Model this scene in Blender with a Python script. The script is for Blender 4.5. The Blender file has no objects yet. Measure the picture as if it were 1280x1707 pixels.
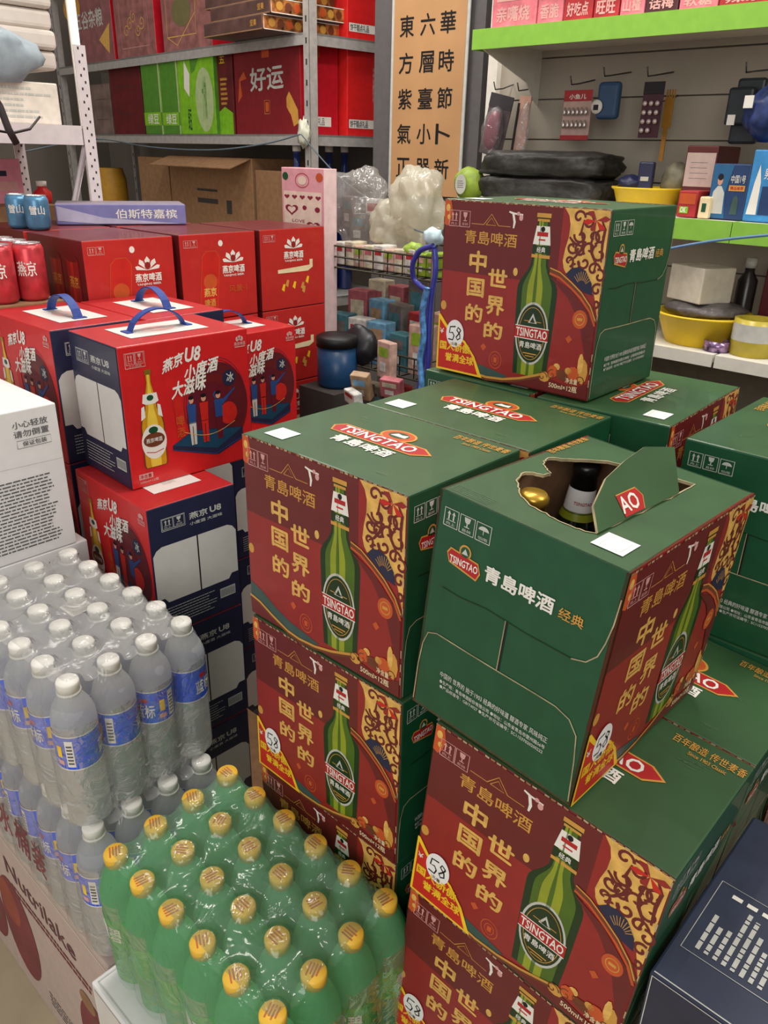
import bpy, bmesh, math, random
from mathutils import Matrix, Vector
random.seed(7)
S = bpy.context.scene; COL = S.collection
# ------------------------------------------------------------------ camera
F_PX = 1314.16
CR = Vector((0.7315, 0.681484, 0.022059)); CU = Vector((-0.296754, 0.289074, 0.91015)); CF = Vector((-0.613876, 0.672321, -0.413691))
CAM = Vector((0, 0, 1.6))
cd = bpy.data.cameras.new('camera'); cam = bpy.data.objects.new('camera', cd); COL.objects.link(cam)
cd.sensor_fit = 'VERTICAL'; cd.sensor_height = 36; cd.lens = 36 * F_PX / 1707; cd.clip_start = .02; cd.clip_end = 60
M = Matrix.Identity(4)
for i in range(3):
    M[i][0] = CR[i]; M[i][1] = CU[i]; M[i][2] = -CF[i]; M[i][3] = CAM[i]
cam.matrix_world = M; S.camera = cam
# ------------------------------------------------------------------ light
S.view_settings.view_transform = 'Standard'; S.view_settings.look = 'None'; S.view_settings.gamma = 1
S.view_settings.use_curve_mapping = False; S.view_settings.exposure = 0.12
w = bpy.data.worlds.new('world'); S.world = w; w.use_nodes = True
w.node_tree.nodes['Background'].inputs[0].default_value = (1, .95, .9, 1); w.node_tree.nodes['Background'].inputs[1].default_value = .56
def area(name, loc, size, sy, power, target=None, col=(1, .95, .88)):
    l = bpy.data.lights.new(name, 'AREA'); l.shape = 'RECTANGLE'; l.size = size; l.size_y = sy; l.energy = power; l.color = col
    o = bpy.data.objects.new(name, l); COL.objects.link(o); o.location = loc
    d = Vector(target or (loc[0], loc[1], 0)) - Vector(loc); o.rotation_euler = d.to_track_quat('-Z', 'Y').to_euler(); return o
area('ceiling_tube_light', (-1.0, 1.35, 3.0), .25, 1.5, 26)
area('ceiling_tube_light', (.9, 1.6, 3.0), 1.4, .25, 26)
area('ceiling_tube_light', (-2.3, 1.6, 3.0), .3, 1.4, 22)
area('shop_window_light', (.9, -1.7, 2.3), 1.6, 1.5, 32, (-1.1, .9, .9), (1, .98, .95))

FRAME = Matrix.Identity(4)
def at(u, v, X=None, Y=None, Z=None):
    "point of the photograph's ray (u, v) on a world plane"
    r = CR * ((u - 640) / F_PX) - CU * ((v - 853.5) / F_PX) + CF
    I = FRAME.inverted(); C0 = I @ CAM; r = I.to_3x3() @ r
    t = (X - C0.x) / r.x if X is not None else (Y - C0.y) / r.y if Y is not None else (Z - C0.z) / r.z
    return C0 + r * t
# ------------------------------------------------------------------ materials
def lin(c): return tuple((x / 255 / 12.92 if x / 255 <= .04045 else ((x / 255 + .055) / 1.055) ** 2.4) for x in c)
MATS = {}
def mat(name, rgb, rough=.5, metal=0., noise=.06, scale=40, spec=.5, emit=0, trans=0, ior=1.45, alpha=None, bump=0, bscale=60, coat=0):
    if name in MATS: return MATS[name]
    m = bpy.data.materials.new(name); m.use_nodes = True; MATS[name] = m
    nt = m.node_tree; b = nt.nodes['Principled BSDF']; c = lin(rgb)
    b.inputs['Roughness'].default_value = rough; b.inputs['Metallic'].default_value = metal
    b.inputs['Specular IOR Level'].default_value = spec; b.inputs['IOR'].default_value = ior
    b.inputs['Transmission Weight'].default_value = trans; b.inputs['Coat Weight'].default_value = coat
    if alpha is not None: b.inputs['Alpha'].default_value = alpha
    tc = nt.nodes.new('ShaderNodeTexCoord')
    n = nt.nodes.new('ShaderNodeTexNoise'); n.inputs['Scale'].default_value = scale; n.inputs['Detail'].default_value = 3
    nt.links.new(tc.outputs['Object'], n.inputs['Vector'])
    r = nt.nodes.new('ShaderNodeValToRGB'); r.color_ramp.elements[0].position = .3; r.color_ramp.elements[1].position = .7
    r.color_ramp.elements[0].color = tuple(x * (1 - noise * 2) for x in c) + (1,); r.color_ramp.elements[1].color = tuple(min(1, x * (1 + noise)) for x in c) + (1,)
    nt.links.new(n.outputs['Fac'], r.inputs['Fac']); nt.links.new(r.outputs['Color'], b.inputs['Base Color'])
    if emit: b.inputs['Emission Color'].default_value = c + (1,); b.inputs['Emission Strength'].default_value = emit
    if bump:
        n2 = nt.nodes.new('ShaderNodeTexNoise'); n2.inputs['Scale'].default_value = bscale; n2.inputs['Detail'].default_value = 2
        nt.links.new(tc.outputs['Object'], n2.inputs['Vector'])
        bp = nt.nodes.new('ShaderNodeBump'); bp.inputs['Strength'].default_value = bump; bp.inputs['Distance'].default_value = .01
        nt.links.new(n2.outputs['Fac'], bp.inputs['Height']); nt.links.new(bp.outputs['Normal'], b.inputs['Normal'])
    return m
def film(name, rgb, white=.12, gloss=.10, bump=.6, bscale=25, rough=.12):
    "thin clear film: mostly transparent, some milky diffuse, wrinkled gloss"
    m = bpy.data.materials.new(name); m.use_nodes = True; MATS[name] = m; nt = m.node_tree; nt.nodes.clear()
    o = nt.nodes.new('ShaderNodeOutputMaterial'); t = nt.nodes.new('ShaderNodeBsdfTransparent')
    d = nt.nodes.new('ShaderNodeBsdfDiffuse'); d.inputs[0].default_value = lin(rgb) + (1,)
    tl = nt.nodes.new('ShaderNodeBsdfTranslucent'); tl.inputs[0].default_value = lin(rgb) + (1,)
    g = nt.nodes.new('ShaderNodeBsdfGlossy'); g.inputs['Roughness'].default_value = rough
    tc = nt.nodes.new('ShaderNodeTexCoord'); n = nt.nodes.new('ShaderNodeTexNoise'); n.inputs['Scale'].default_value = bscale; n.inputs['Detail'].default_value = 3
    n.inputs['Distortion'].default_value = 1.2
    bp = nt.nodes.new('ShaderNodeBump'); bp.inputs['Strength'].default_value = bump; bp.inputs['Distance'].default_value = .02
    nt.links.new(tc.outputs['Object'], n.inputs['Vector']); nt.links.new(n.outputs['Fac'], bp.inputs['Height'])
    nt.links.new(bp.outputs['Normal'], g.inputs['Normal'])
    a0 = nt.nodes.new('ShaderNodeMixShader'); a0.inputs[0].default_value = .5; nt.links.new(d.outputs[0], a0.inputs[1]); nt.links.new(tl.outputs[0], a0.inputs[2])
    a = nt.nodes.new('ShaderNodeMixShader'); a.inputs[0].default_value = white; nt.links.new(t.outputs[0], a.inputs[1]); nt.links.new(a0.outputs[0], a.inputs[2])
    lw = nt.nodes.new('ShaderNodeLayerWeight'); lw.inputs[0].default_value = .35; nt.links.new(bp.outputs['Normal'], lw.inputs['Normal'])
    mm = nt.nodes.new('ShaderNodeMath'); mm.operation = 'MULTIPLY_ADD'; mm.inputs[1].default_value = .32; mm.inputs[2].default_value = gloss * .5
    nt.links.new(lw.outputs['Fresnel'], mm.inputs[0])
    b = nt.nodes.new('ShaderNodeMixShader'); nt.links.new(mm.outputs[0], b.inputs[0]); nt.links.new(a.outputs[0], b.inputs[1]); nt.links.new(g.outputs[0], b.inputs[2])
    nt.links.new(b.outputs[0], o.inputs[0]); return m
# ------------------------------------------------------------------ mesh builder
TXT = {}
def text2d(s, bold=0.):
    k = (s, bold)
    if k in TXT: return TXT[k]
    c = bpy.data.curves.new('t', 'FONT'); c.body = s; c.resolution_u = 2
    o = bpy.data.objects.new('t', c); COL.objects.link(o)
    m = bpy.data.meshes.new_from_object(o.evaluated_get(bpy.context.evaluated_depsgraph_get()))
    V = [(v.co.x, v.co.y) for v in m.vertices]; P = [tuple(p.vertices) for p in m.polygons]
    bpy.data.objects.remove(o); bpy.data.curves.remove(c); bpy.data.meshes.remove(m)
    xs = [v[0] for v in V]; ys = [v[1] for v in V]; x0, x1, y0, y1 = min(xs), max(xs), min(ys), max(ys)
    V = [((x - x0) / (x1 - x0), (y - y0) / (y1 - y0), 0) for x, y in V]
    if bold:   # heavier strokes: the glyph laid over itself with small shifts
        hx, hy = bold / (x1 - x0), bold / (y1 - y0); n = len(V); V0, P0 = V[:], P[:]
        for dx, dy in ((hx, 0), (-hx, 0), (0, hy), (0, -hy)): k2 = len(V); lv = len(V) // n; V += [(x + dx, y + dy, lv) for x, y, q in V0]; P += [tuple(i + k2 for i in p) for p in P0]
    TXT[k] = (V, P); return TXT[k]
class MB:
    def __init__(s): s.v = []; s.f = []; s.m = []; s.mats = []; s.sm = []
    def mi(s, m):
        if m not in s.mats: s.mats.append(m)
        return s.mats.index(m)
    def add(s, V, Fs, m, smooth=False):
        b = len(s.v); s.v += [tuple(x) for x in V]; k = s.mi(m)
        for f in Fs: s.f.append(tuple(b + i for i in f)); s.m.append(k); s.sm.append(smooth)
    def box(s, x0, y0, z0, x1, y1, z1, m, M=None):
        V = [Vector(p) for p in ((x0, y0, z0), (x1, y0, z0), (x1, y1, z0), (x0, y1, z0), (x0, y0, z1), (x1, y0, z1), (x1, y1, z1), (x0, y1, z1))]
        if M: V = [M @ v for v in V]
        s.add(V, [(0, 3, 2, 1), (4, 5, 6, 7), (0, 1, 5, 4), (1, 2, 6, 5), (2, 3, 7, 6), (3, 0, 4, 7)], m)
    def rbox(s, x0, y0, z0, x1, y1, z1, mats, r=.002, seg=2):
        "bevelled box; mats = one material or dict by axis '-x +x -y +y -z +z'"
        bm = bmesh.new(); bmesh.ops.create_cube(bm, size=1)
        for v in bm.verts: v.co = Vector(((x0 + x1) / 2 + v.co.x * (x1 - x0), (y0 + y1) / 2 + v.co.y * (y1 - y0), (z0 + z1) / 2 + v.co.z * (z1 - z0)))
        bmesh.ops.bevel(bm, geom=bm.edges[:], offset=r, segments=seg, affect='EDGES', profile=.5)
        bm.normal_update()
        for f in bm.faces:
            n = f.normal; a = max(range(3), key=lambda i: abs(n[i])); key = ('-' if n[a] < 0 else '+') + 'xyz'[a]
            m = mats[key] if isinstance(mats, dict) else mats
            s.add([v.co.copy() for v in f.verts], [tuple(range(len(f.verts)))], m)
        bm.free()
    def lathe(s, prof, m, n=20, c=(0, 0, 0), M=None, smooth=True, cap=True, sx=1, sy=1):
        V = []; Fs = []
        for r, z in prof:
            for i in range(n):
                a = 2 * math.pi * i / n; V.append(Vector((c[0] + r * math.cos(a) * sx, c[1] + r * math.sin(a) * sy, c[2] + z)))
        for j in range(len(prof) - 1):
            for i in range(n):
                Fs.append((j * n + i, j * n + (i + 1) % n, (j + 1) * n + (i + 1) % n, (j + 1) * n + i))
        if cap:
            Fs.append(tuple(range(n - 1, -1, -1))); Fs.append(tuple((len(prof) - 1) * n + i for i in range(n)))
        if M: V = [M @ v for v in V]
        s.add(V, Fs, m, smooth)
    def tube(s, pts, r, m, n=8):
        P = [Vector(p) for p in pts]; V = []; Fs = []
        up = Vector((.13, .27, .95)).normalized()
        for i, p in enumerate(P):
            d = (P[min(i + 1, len(P) - 1)] - P[max(i - 1, 0)]).normalized()
            a = d.cross(up); a = a.normalized() if a.length > .01 else Vector((1, 0, 0)); b = d.cross(a)
            for k in range(n):
                t = 2 * math.pi * k / n; V.append(p + (a * math.cos(t) + b * math.sin(t)) * r)
        for j in range(len(P) - 1):
            for k in range(n): Fs.append((j * n + k, j * n + (k + 1) % n, (j + 1) * n + (k + 1) % n, (j + 1) * n + k))
        Fs.append(tuple(range(n))); Fs.append(tuple((len(P) - 1) * n + k for k in range(n)))
        s.add(V, Fs, m, True)
    def ribbon(s, pts, wv, th, m):
        "flat strap along pts, width vector wv, thickness th"
        P = [Vector(p) for p in pts]; wv = Vector(wv); V = []; Fs = []
        for i, p in enumerate(P):
            d = (P[min(i + 1, len(P) - 1)] - P[max(i - 1, 0)]).normalized(); nn = d.cross(wv.normalized()) * th / 2
            V += [p - wv / 2 - nn, p + wv / 2 - nn, p + wv / 2 + nn, p - wv / 2 + nn]
        for j in range(len(P) - 1):
            for k in range(4): Fs.append((j * 4 + k, j * 4 + (k + 1) % 4, (j + 1) * 4 + (k + 1) % 4, (j + 1) * 4 + k))
        Fs += [(0, 1, 2, 3), tuple((len(P) - 1) * 4 + k for k in range(4))]
        s.add(V, Fs, m, False)
    def blob(s, c, r, m, amp=.15, f=3., seed=0, sub=3, sq=1.):
        from mathutils import noise
        bm = bmesh.new(); bmesh.ops.create_icosphere(bm, subdivisions=sub, radius=1)
        V = []
        for v in bm.verts:
            p = Vector([math.copysign(abs(q) ** sq, q) for q in v.co]); k = 1 + amp * (noise.noise(p * f + Vector((seed, seed * 2, 0))) * 1.6 + noise.noise(p * f * 2.7 + Vector((0, seed, 3))) * .9)
            V.append(Vector((c[0] + p.x * r[0] * k, c[1] + p.y * r[1] * k, c[2] + p.z * r[2] * k)))
        s.add(V, [tuple(v.index for v in f_.verts) for f_ in bm.faces], m, True); bm.free()
    def build(s, name, parent=None, loc=None, rot=None, mw=None):
        me = bpy.data.meshes.new(name); me.from_pydata(s.v, [], s.f); ob = bpy.data.objects.new(name, me)
        for m in s.mats: me.materials.append(m)
        me.polygons.foreach_set('material_index', s.m); me.polygons.foreach_set('use_smooth', s.sm); me.update()
        COL.objects.link(ob)
        if parent: ob.parent = parent
        if loc is not None: ob.location = loc
        if rot is not None: ob.rotation_euler = rot
        if mw is not None: ob.matrix_world = mw
        return ob
class Art:
    "draws printed shapes on a face; normalised u,v over size (W,H)"
    def __init__(s, mb, o, ux, uy, W, H, base=.0006):
        s.mb = mb; s.o = Vector(o); s.ux = Vector(ux); s.uy = Vector(uy); s.n = s.ux.cross(s.uy); s.W = W; s.H = H; s.base = base
    def P(s, u, v, l): return s.o + s.ux * (u * s.W) + s.uy * (v * s.H) + s.n * (s.base + l * .0001)
    def poly(s, pts, m, l=0): s.mb.add([s.P(u, v, l) for u, v in pts], [tuple(range(len(pts)))], m)
    def rect(s, u0, v0, u1, v1, m, l=0): s.poly([(u0, v0), (u1, v0), (u1, v1), (u0, v1)], m, l)
    def ell(s, u, v, ru, rv, m, l=0, n=20, a0=0, a1=360):
        s.poly([(u + ru * math.cos(math.radians(a0 + (a1 - a0) * i / n)), v + rv * math.sin(math.radians(a0 + (a1 - a0) * i / n))) for i in range(n if a1 - a0 == 360 else n + 1)], m, l)
    def ring(s, u, v, ru, rv, w_, m, l=0, n=24): s.line([(u + ru * math.cos(2 * math.pi * i / n), v + rv * math.sin(2 * math.pi * i / n)) for i in range(n + 1)], w_, m, l)
    def line(s, pts, w_, m, l=0, taper=False):
        "w_ in metres"
        V = []; n = len(pts)
        for i, (u, v) in enumerate(pts):
            a = pts[max(i - 1, 0)]; b = pts[min(i + 1, n - 1)]
            dx = (b[0] - a[0]) * s.W; dy = (b[1] - a[1]) * s.H; L = math.hypot(dx, dy) or 1
            hw = w_ / 2 * ((.25 + .75 * math.sin(math.pi * (i + .5) / n)) if taper else 1)
            nx, ny = -dy / L * hw / s.W, dx / L * hw / s.H
            V += [s.P(u + nx, v + ny, l), s.P(u - nx, v - ny, l)]
        s.mb.add(V, [(2 * i, 2 * i + 1, 2 * i + 3, 2 * i + 2) for i in range(n - 1)], m)
    def text(s, t, u0, v0, u1, v1, m, l=1, bold=.012, skew=0., rise=0.):
        V, P = text2d(t, bold)
        s.mb.add([s.P(u0 + x * (u1 - u0) + skew * y, v0 + y * (v1 - v0) + rise * x, l + q * .35) for x, y, q in V], P, m)
    def frame(s, u0, v0, u1, v1, w_, m, l=0): s.line([(u0, v0), (u1, v0), (u1, v1), (u0, v1), (u0, v0)], w_, m, l)
    def spiral(s, u, v, r, turns, a0, m, l, w_=.003, dirn=1):
        n = int(14 * turns); s.line([(u + r * (1 - i / n * .85) / s.W * math.cos(a0 + dirn * turns * 6.283 * i / n), v + r * (1 - i / n * .85) / s.H * math.sin(a0 + dirn * turns * 6.283 * i / n)) for i in range(n + 1)], w_, m, l)
    def icon(s, kind, u0, v0, u1, v1, m, l=1):
        s.frame(u0, v0, u1, v1, .0010, m, l); w_ = u1 - u0; h = v1 - v0
        q = lambda a, b: (u0 + a * w_, v0 + b * h)
        if kind == 'up':
            for a in (.33, .67):
                s.poly([q(a - .05, .4), q(a + .05, .4), q(a + .05, .72), q(a - .05, .72)], m, l); s.poly([q(a - .13, .7), q(a + .13, .7), q(a, .9)], m, l)
            s.poly([q(.18, .33), q(.82, .33), q(.82, .37), q(.18, .37)], m, l)
        elif kind == 'glass':
            s.poly([q(.28, .92), q(.34, .66), q(.45, .58), q(.55, .58), q(.66, .66), q(.72, .92)], m, l); s.poly([q(.46, .4), q(.54, .4), q(.54, .6), q(.46, .6)], m, l); s.poly([q(.32, .36), q(.68, .36), q(.68, .41), q(.32, .41)], m, l)
        else:
            s.poly([q(.5 + .36 * math.cos(i * math.pi / 10), .62 + .24 * math.sin(i * math.pi / 10)) for i in range(11)], m, l); s.poly([q(.47, .4), q(.52, .4), q(.52, .64), q(.47, .64)], m, l)
        s.text({'up': '向上', 'glass': '易碎', 'wet': '怕雨'}[kind], *q(.18, .08), *q(.82, .26), m, l, .0)
    def lines(s, u0, v0, u1, v1, n, m, l=1, th=.4, seed=0, jag=.2):
        "rows of tiny illegible print"
        R = random.Random(seed); h = (v1 - v0) / n
        for i in range(n):
            v = v1 - (i + 1) * h; u = u0; end = u1 - R.random() * jag * (u1 - u0)
            while u < end:
                k = R.uniform(.012, .05); s.rect(u, v + h * (1 - th) / 2, min(u + k, end), v + h * (1 + th) / 2, m, l); u += k + .006
# ------------------------------------------------------------------ object helpers
def tag(o, label, cat, group=None, kind=None):
    o['label'] = label; o['category'] = cat
    if group: o['group'] = group
    if kind: o['kind'] = kind
    return o
def struct(o): o['kind'] = 'structure'; return o
def empty(name, loc=(0, 0, 0), rz=0, mw=None):
    o = bpy.data.objects.new(name, None); COL.objects.link(o); o.empty_display_size = .05
    if mw is not None: o.matrix_world = mw
    else: o.location = loc; o.rotation_euler = (0, 0, rz)
    return o
def kids(o): return [c for c in bpy.data.objects if c.parent == o]
def dup(o, mw, label, group=None, cat=None):
    r = o.copy(); COL.objects.link(r); r.matrix_world = mw; r['label'] = label
    if group: r['group'] = group
    elif 'group' in r: del r['group']
    def rec(a, b):
        for ch in kids(a):
            c = ch.copy(); COL.objects.link(c); c.parent = b; rec(ch, c)
    rec(o, r); return r
def TR(x, y, z, rz=0): return Matrix.Translation((x, y, z)) @ Matrix.Rotation(math.radians(rz), 4, 'Z')
def M3(rows, p):
    m = Matrix(rows).to_4x4(); m.translation = Vector(p); return m
# ------------------------------------------------------------------ colours
red = mat('print_red', (146, 34, 32), .42, noise=.05, coat=.15); dred = mat('print_dark_red', (104, 26, 27), .42, noise=.05, coat=.15)
gold = mat('print_gold', (205, 150, 66), .4); gold2 = mat('print_pale_gold', (226, 178, 92), .4, noise=.12, scale=90)
orange = mat('print_orange', (196, 84, 38), .45); brown = mat('print_brown', (112, 58, 34), .5)
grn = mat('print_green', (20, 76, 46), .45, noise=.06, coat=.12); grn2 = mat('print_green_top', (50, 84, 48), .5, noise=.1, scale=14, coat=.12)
dgrn = mat('bottle_dark_green', (22, 50, 20), .3); mgrn = mat('bottle_mid_green', (74, 104, 28), .3); lgrn = mat('bottle_yellow_green', (146, 156, 40), .3)
white = mat('print_white', (232, 228, 218), .5, noise=.02); pinkw = mat('print_pinkish_white', (214, 160, 154), .5); cream = mat('print_cream', (236, 214, 170), .5)
yellow = mat('print_yellow', (244, 200, 40), .45); vred = mat('print_bright_red', (196, 36, 28), .45); navy = mat('print_navy', (36, 38, 66), .45)
black = mat('print_black', (18, 16, 18), .5); logored = mat('logo_red', (176, 32, 34), .45); teal = mat('print_teal', (60, 84, 78), .45)
kraft = mat('kraft_board', (150, 112, 78), .8, noise=.1); tan = mat('torn_board_edge', (176, 160, 124), .9, noise=.2); silver = mat('print_silver', (196, 196, 188), .35)
whiteface = mat('white_sticker_paper', (236, 234, 232), .6, noise=.02)
TW, TD, TH = .277, .2046, .26
def bottle_pic(A):
    L = [(.597, .955), (.594, .93), (.6, .92), (.6, .90), (.59, .80), (.586, .735), (.582, .69), (.565, .655), (.53, .605), (.516, .575), (.513, .54), (.52, .3), (.53, .075)]
    cx_ = lambda v: .634 - .0 * v
    A.poly([(u, v) for u, v in L] + [(1.268 - u + .0, v) for u, v in reversed(L)], dgrn, 2)
    def inner(k, m, l, s=0): A.poly([(.634 + s + (u - .634) * k, v) for u, v in L[2:]] + [(.634 + s - (u - .634) * k, v) for u, v in reversed(L[2:])], m, l)
    inner(.74, mgrn, 3); inner(.38, lgrn, 4, -.012); inner(.08, mgrn, 5, -.012)
    A.rect(.594, .935, .676, .957, gold, 5); A.rect(.60, .915, .67, .928, gold, 5)
    A.poly([(.598, .892), (.674, .892), (.687, .797), (.584, .797)], white, 5); A.rect(.604, .84, .668, .862, logored, 6); A.ell(.636, .876, .012, .014, black, 6); A.rect(.615, .818, .655, .826, vred, 6)
    A.poly([(.584, .792), (.687, .792), (.688, .752), (.583, .752)], dgrn, 5); A.text('经典', .61, .757, .66, .785, white, 6); A.rect(.582, .728, .69, .745, gold, 5)
    A.ell(.627, .315, .1, .176, silver, 5, 32); A.ell(.627, .315, .091, .163, dgrn, 6, 32); A.ring(.627, .315, .08, .147, .0008, gold, 7, 32)
    A.poly([(.60, .375), (.627, .43), (.654, .375)], silver, 7); A.poly([(.612, .378), (.627, .41), (.642, .378)], dgrn, 8); A.line([(.575, .385), (.679, .385)], .001, gold, 7)
    A.poly([(.524, .352), (.73, .352), (.73, .286), (.524, .286)], logored, 8); A.line([(.524, .353), (.73, .353)], .0012, white, 9); A.line([(.524, .285), (.73, .285)], .0012, white, 9)
    A.text('TSINGTAO', .532, .296, .722, .342, white, 9, .02); A.text('青島啤酒', .558, .232, .696, .268, white, 8, .01); A.rect(.585, .2, .67, .206, gold, 8); A.rect(.6, .186, .655, .191, gold, 8)
def beer_front(mb, o, ux, uy, promo=True):
    A = Art(mb, o, ux, uy, TW, TH)
    A.rect(.012, .012, .988, .988, red, 0)
    A.rect(.012, .6, .74, .988, dred, 1)
    A.poly([(.005, .86), (.03, .85), (.05, .88), (.06, .93), (.045, .995), (.005, .995)], orange, 2); A.ell(.028, .95, .014, .02, gold2, 3); A.ell(.035, .9, .01, .014, gold2, 3)
    A.icon('up', .04, .853, .108, .938, pinkw, 3); A.icon('glass', .114, .853, .178, .938, pinkw, 3)
    A.line([(.19, .874), (.27, .874)], .0008, gold, 2); A.line([(.365, .874), (.44, .874)], .0008, gold, 2)
    A.line([(.27, .874), (.317, .932), (.365, .874)], .001, gold, 2); A.line([(.285, .874), (.317, .912), (.349, .874), (.285, .874)], .0008, gold, 2)
    A.text('青島啤酒', .152, .766, .485, .838, gold, 2, .008)
    for t, b in (('中', (.195, .612, .303, .727)), ('国', (.19, .474, .299, .574)), ('的', (.19, .327, .30, .425)), ('世', (.326, .546, .443, .641)), ('界', (.325, .386, .44, .489)), ('的', (.323, .249, .439, .340))):
        A.text(t, *b, gold2, 3, .028)
    A.line([(.425, .952), (.45, .945), (.462, .9), (.458, .868)], .004, white, 2, True); A.line([(.45, .945), (.51, .94)], .003, white, 2, True); A.ell(.5, .925, .012, .016, pinkw, 3); A.ell(.482, .945, .01, .01, pinkw, 3)
    # gold brocade panel
    A.poly([(.746, .992), (.775, .955), (.787, .91), (.785, .85), (.772, .79), (.765, .73), (.775, .69), (.79, .668), (.80, .665), (.96, .575), (.992, .46), (.992, .992)], gold2, 2)
    R = random.Random(3)
    for ki, (u, v, r, a, d) in enumerate(((.83, .95, .012, 0, 1), (.88, .93, .014, 2, -1), (.96, .86, .014, 1, 1), (.85, .86, .013, 3, 1), (.81, .80, .012, 0, -1), (.86, .79, .015, 1, 1), (.905, .80, .013, 4, -1), (.96, .78, .016, 2, 1), (.80, .73, .01, 5, 1), (.835, .71, .01, 1, -1), (.885, .73, .012, 3, 1), (.94, .70, .013, 0, 1), (.975, .67, .012, 2, -1), (.92, .86, .012, 5, 1), (.97, .60, .011, 1, 1), (.975, .53, .008, 4, 1))):
        A.spiral(u, v, r * .8, 1.0, a, dred, 3 + ki * .15, .0034, d)
    for ki, p in enumerate((((.86, .94), (.85, .88), (.87, .83), (.86, .79), (.83, .75), (.80, .73)), ((.92, .88), (.91, .83), (.92, .78), (.95, .73), (.94, .68)), ((.95, .95), (.975, .90), (.97, .83), (.975, .74)), ((.79, .85), (.82, .82), (.86, .81)))):
        A.line(p, .0042, dred, 5.4 + ki * .15, True)
    for k in range(6):
        a = k * 1.047 + .2; A.poly([(.925, .94), (.925 + .05 * math.cos(a - .3), .94 + .05 * math.sin(a - .3)), (.925 + .075 * math.cos(a), .94 + .055 * math.sin(a)), (.925 + .05 * math.cos(a + .3), .94 + .05 * math.sin(a + .3))] , vred if k % 2 else red, 6.2 + k * .1) if .94 + .055 * math.sin(a) < .99 else None
    A.poly([(.79, .66), (.82, .695), (.86, .705), (.9, .69), (.94, .63), (.95, .57), (.9, .58)], navy, 7)
    for k in range(9):
        a = math.radians(30 + k * 14); A.line([(.885 + .025 * math.cos(a), .61 + .03 * math.sin(a)), (.885 + .055 * math.cos(a), .61 + .075 * math.sin(a))], .0007, gold, 7.5)
    sw = [(.70, .672), (.76, .655), (.83, .61), (.89, .565), (.95, .5), (.985, .43)]
    A.line(sw, .008, brown, 8); A.line([(u, v + .012) for u, v in sw], .0018, gold, 9); A.line([(u, v - .016) for u, v in sw], .003, orange, 9)
    A.poly([(.70, .64), (.83, .585), (.95, .47), (.985, .4), (.985, .15), (.95, .25), (.9, .42), (.82, .54)], dred, 7.6)
    A.ell(.9, .437, .042, .05, orange, 8.4); A.ring(.9, .437, .026, .03, .001, gold, 9); A.rect(.885, .43, .915, .445, gold, 9)
    A.poly([(.83, .324), (.85, .344), (.87, .324), (.85, .3)], orange, 3); A.poly([(.305, .19), (.325, .21), (.345, .19), (.325, .165)], orange, 2)
    A.ell(.03, .394, .02, .027, gold, 2); A.ell(.493, .64, .014, .022, gold2, 2); A.ring(.41, .125, .04, .05, .0012, orange, 2); A.ring(.41, .125, .022, .03, .001, orange, 2); A.rect(.4, .11, .42, .14, orange, 2)
    bottle_pic(A)
    A.poly([(.012, .11), (.012, .2), (.1, .17), (.2, .115), (.3, .08), (.42, .06), (.5, .045), (.45, .02), (.3, .01), (.15, .05)], teal, 3)
    wv = [(.006, .115), (.08, .1), (.17, .06), (.28, .02), (.36, .012), (.47, .022), (.58, .05), (.66, .08), (.71, .1)]
    A.poly([(.012, .012)] + wv[:-1] + [(.72, .09), (.9, .06), (.988, .1), (.988, .012)], dred, 7)
    A.line(wv, .0035, gold, 10); A.line([(u, v - .014) for u, v in wv[1:]], .003, brown, 10)
    for k, (u, v, a, b, m) in enumerate(((.73, .09, .035, .03, gold), (.78, .13, .03, .035, orange), (.84, .12, .04, .03, brown), (.9, .14, .035, .04, orange), (.95, .16, .03, .07, gold), (.935, .2, .016, .06, gold2), (.76, .1, .014, .014, gold2), (.87, .15, .02, .02, gold), (.8, .16, .02, .02, gold2))): A.ell(u, v, a, b, m, 8 + k % 2, 9)
    for k in range(5): A.spiral(.72 + k * .055, .09 + .02 * (k % 3), .008, 1.1, k * 1.3, brown, 10, .0015)
    A.text('净含量', .86, .082, .93, .112, cream, 10, .012); A.text('500ml×12瓶', .765, .036, .932, .07, cream, 10, .012)
    if promo:
        A.poly([(0, 0), (.002, .34), (.014, .34), (.075, .27), (.2, .2), (.27, .12), (.33, .0)], yellow, 11); A.poly([(.012, .012), (.012, .31), (.06, .26), (.19, .19), (.255, .115), (.3, .012)], vred, 12)
        A.text('国人骄傲', .022, .128, .235, .178, yellow, 13, .03); A.text('誉满全球', .065, .062, .265, .112, yellow, 13, .03); A.text('￥', .016, .225, .045, .255, white, 13)
    else: A.line([(.006, .1), (.08, .085), (.17, .045), (.28, .012)], .002, brown, 10)
    n = 38
    for i in range(n):
        if i % 5 != 3: A.line([(i / n + .005, .992 + .003 * R.random()), ((i + .9) / n, .992 + .003 * R.random())], .0022, tan if i % 2 else kraft, 4)
    for i in range(14):
        if R.random() < .7: A.line([(.993, i / 14 + .01), (.993, (i + .7) / 14)], .0014, tan, 4)
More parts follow.
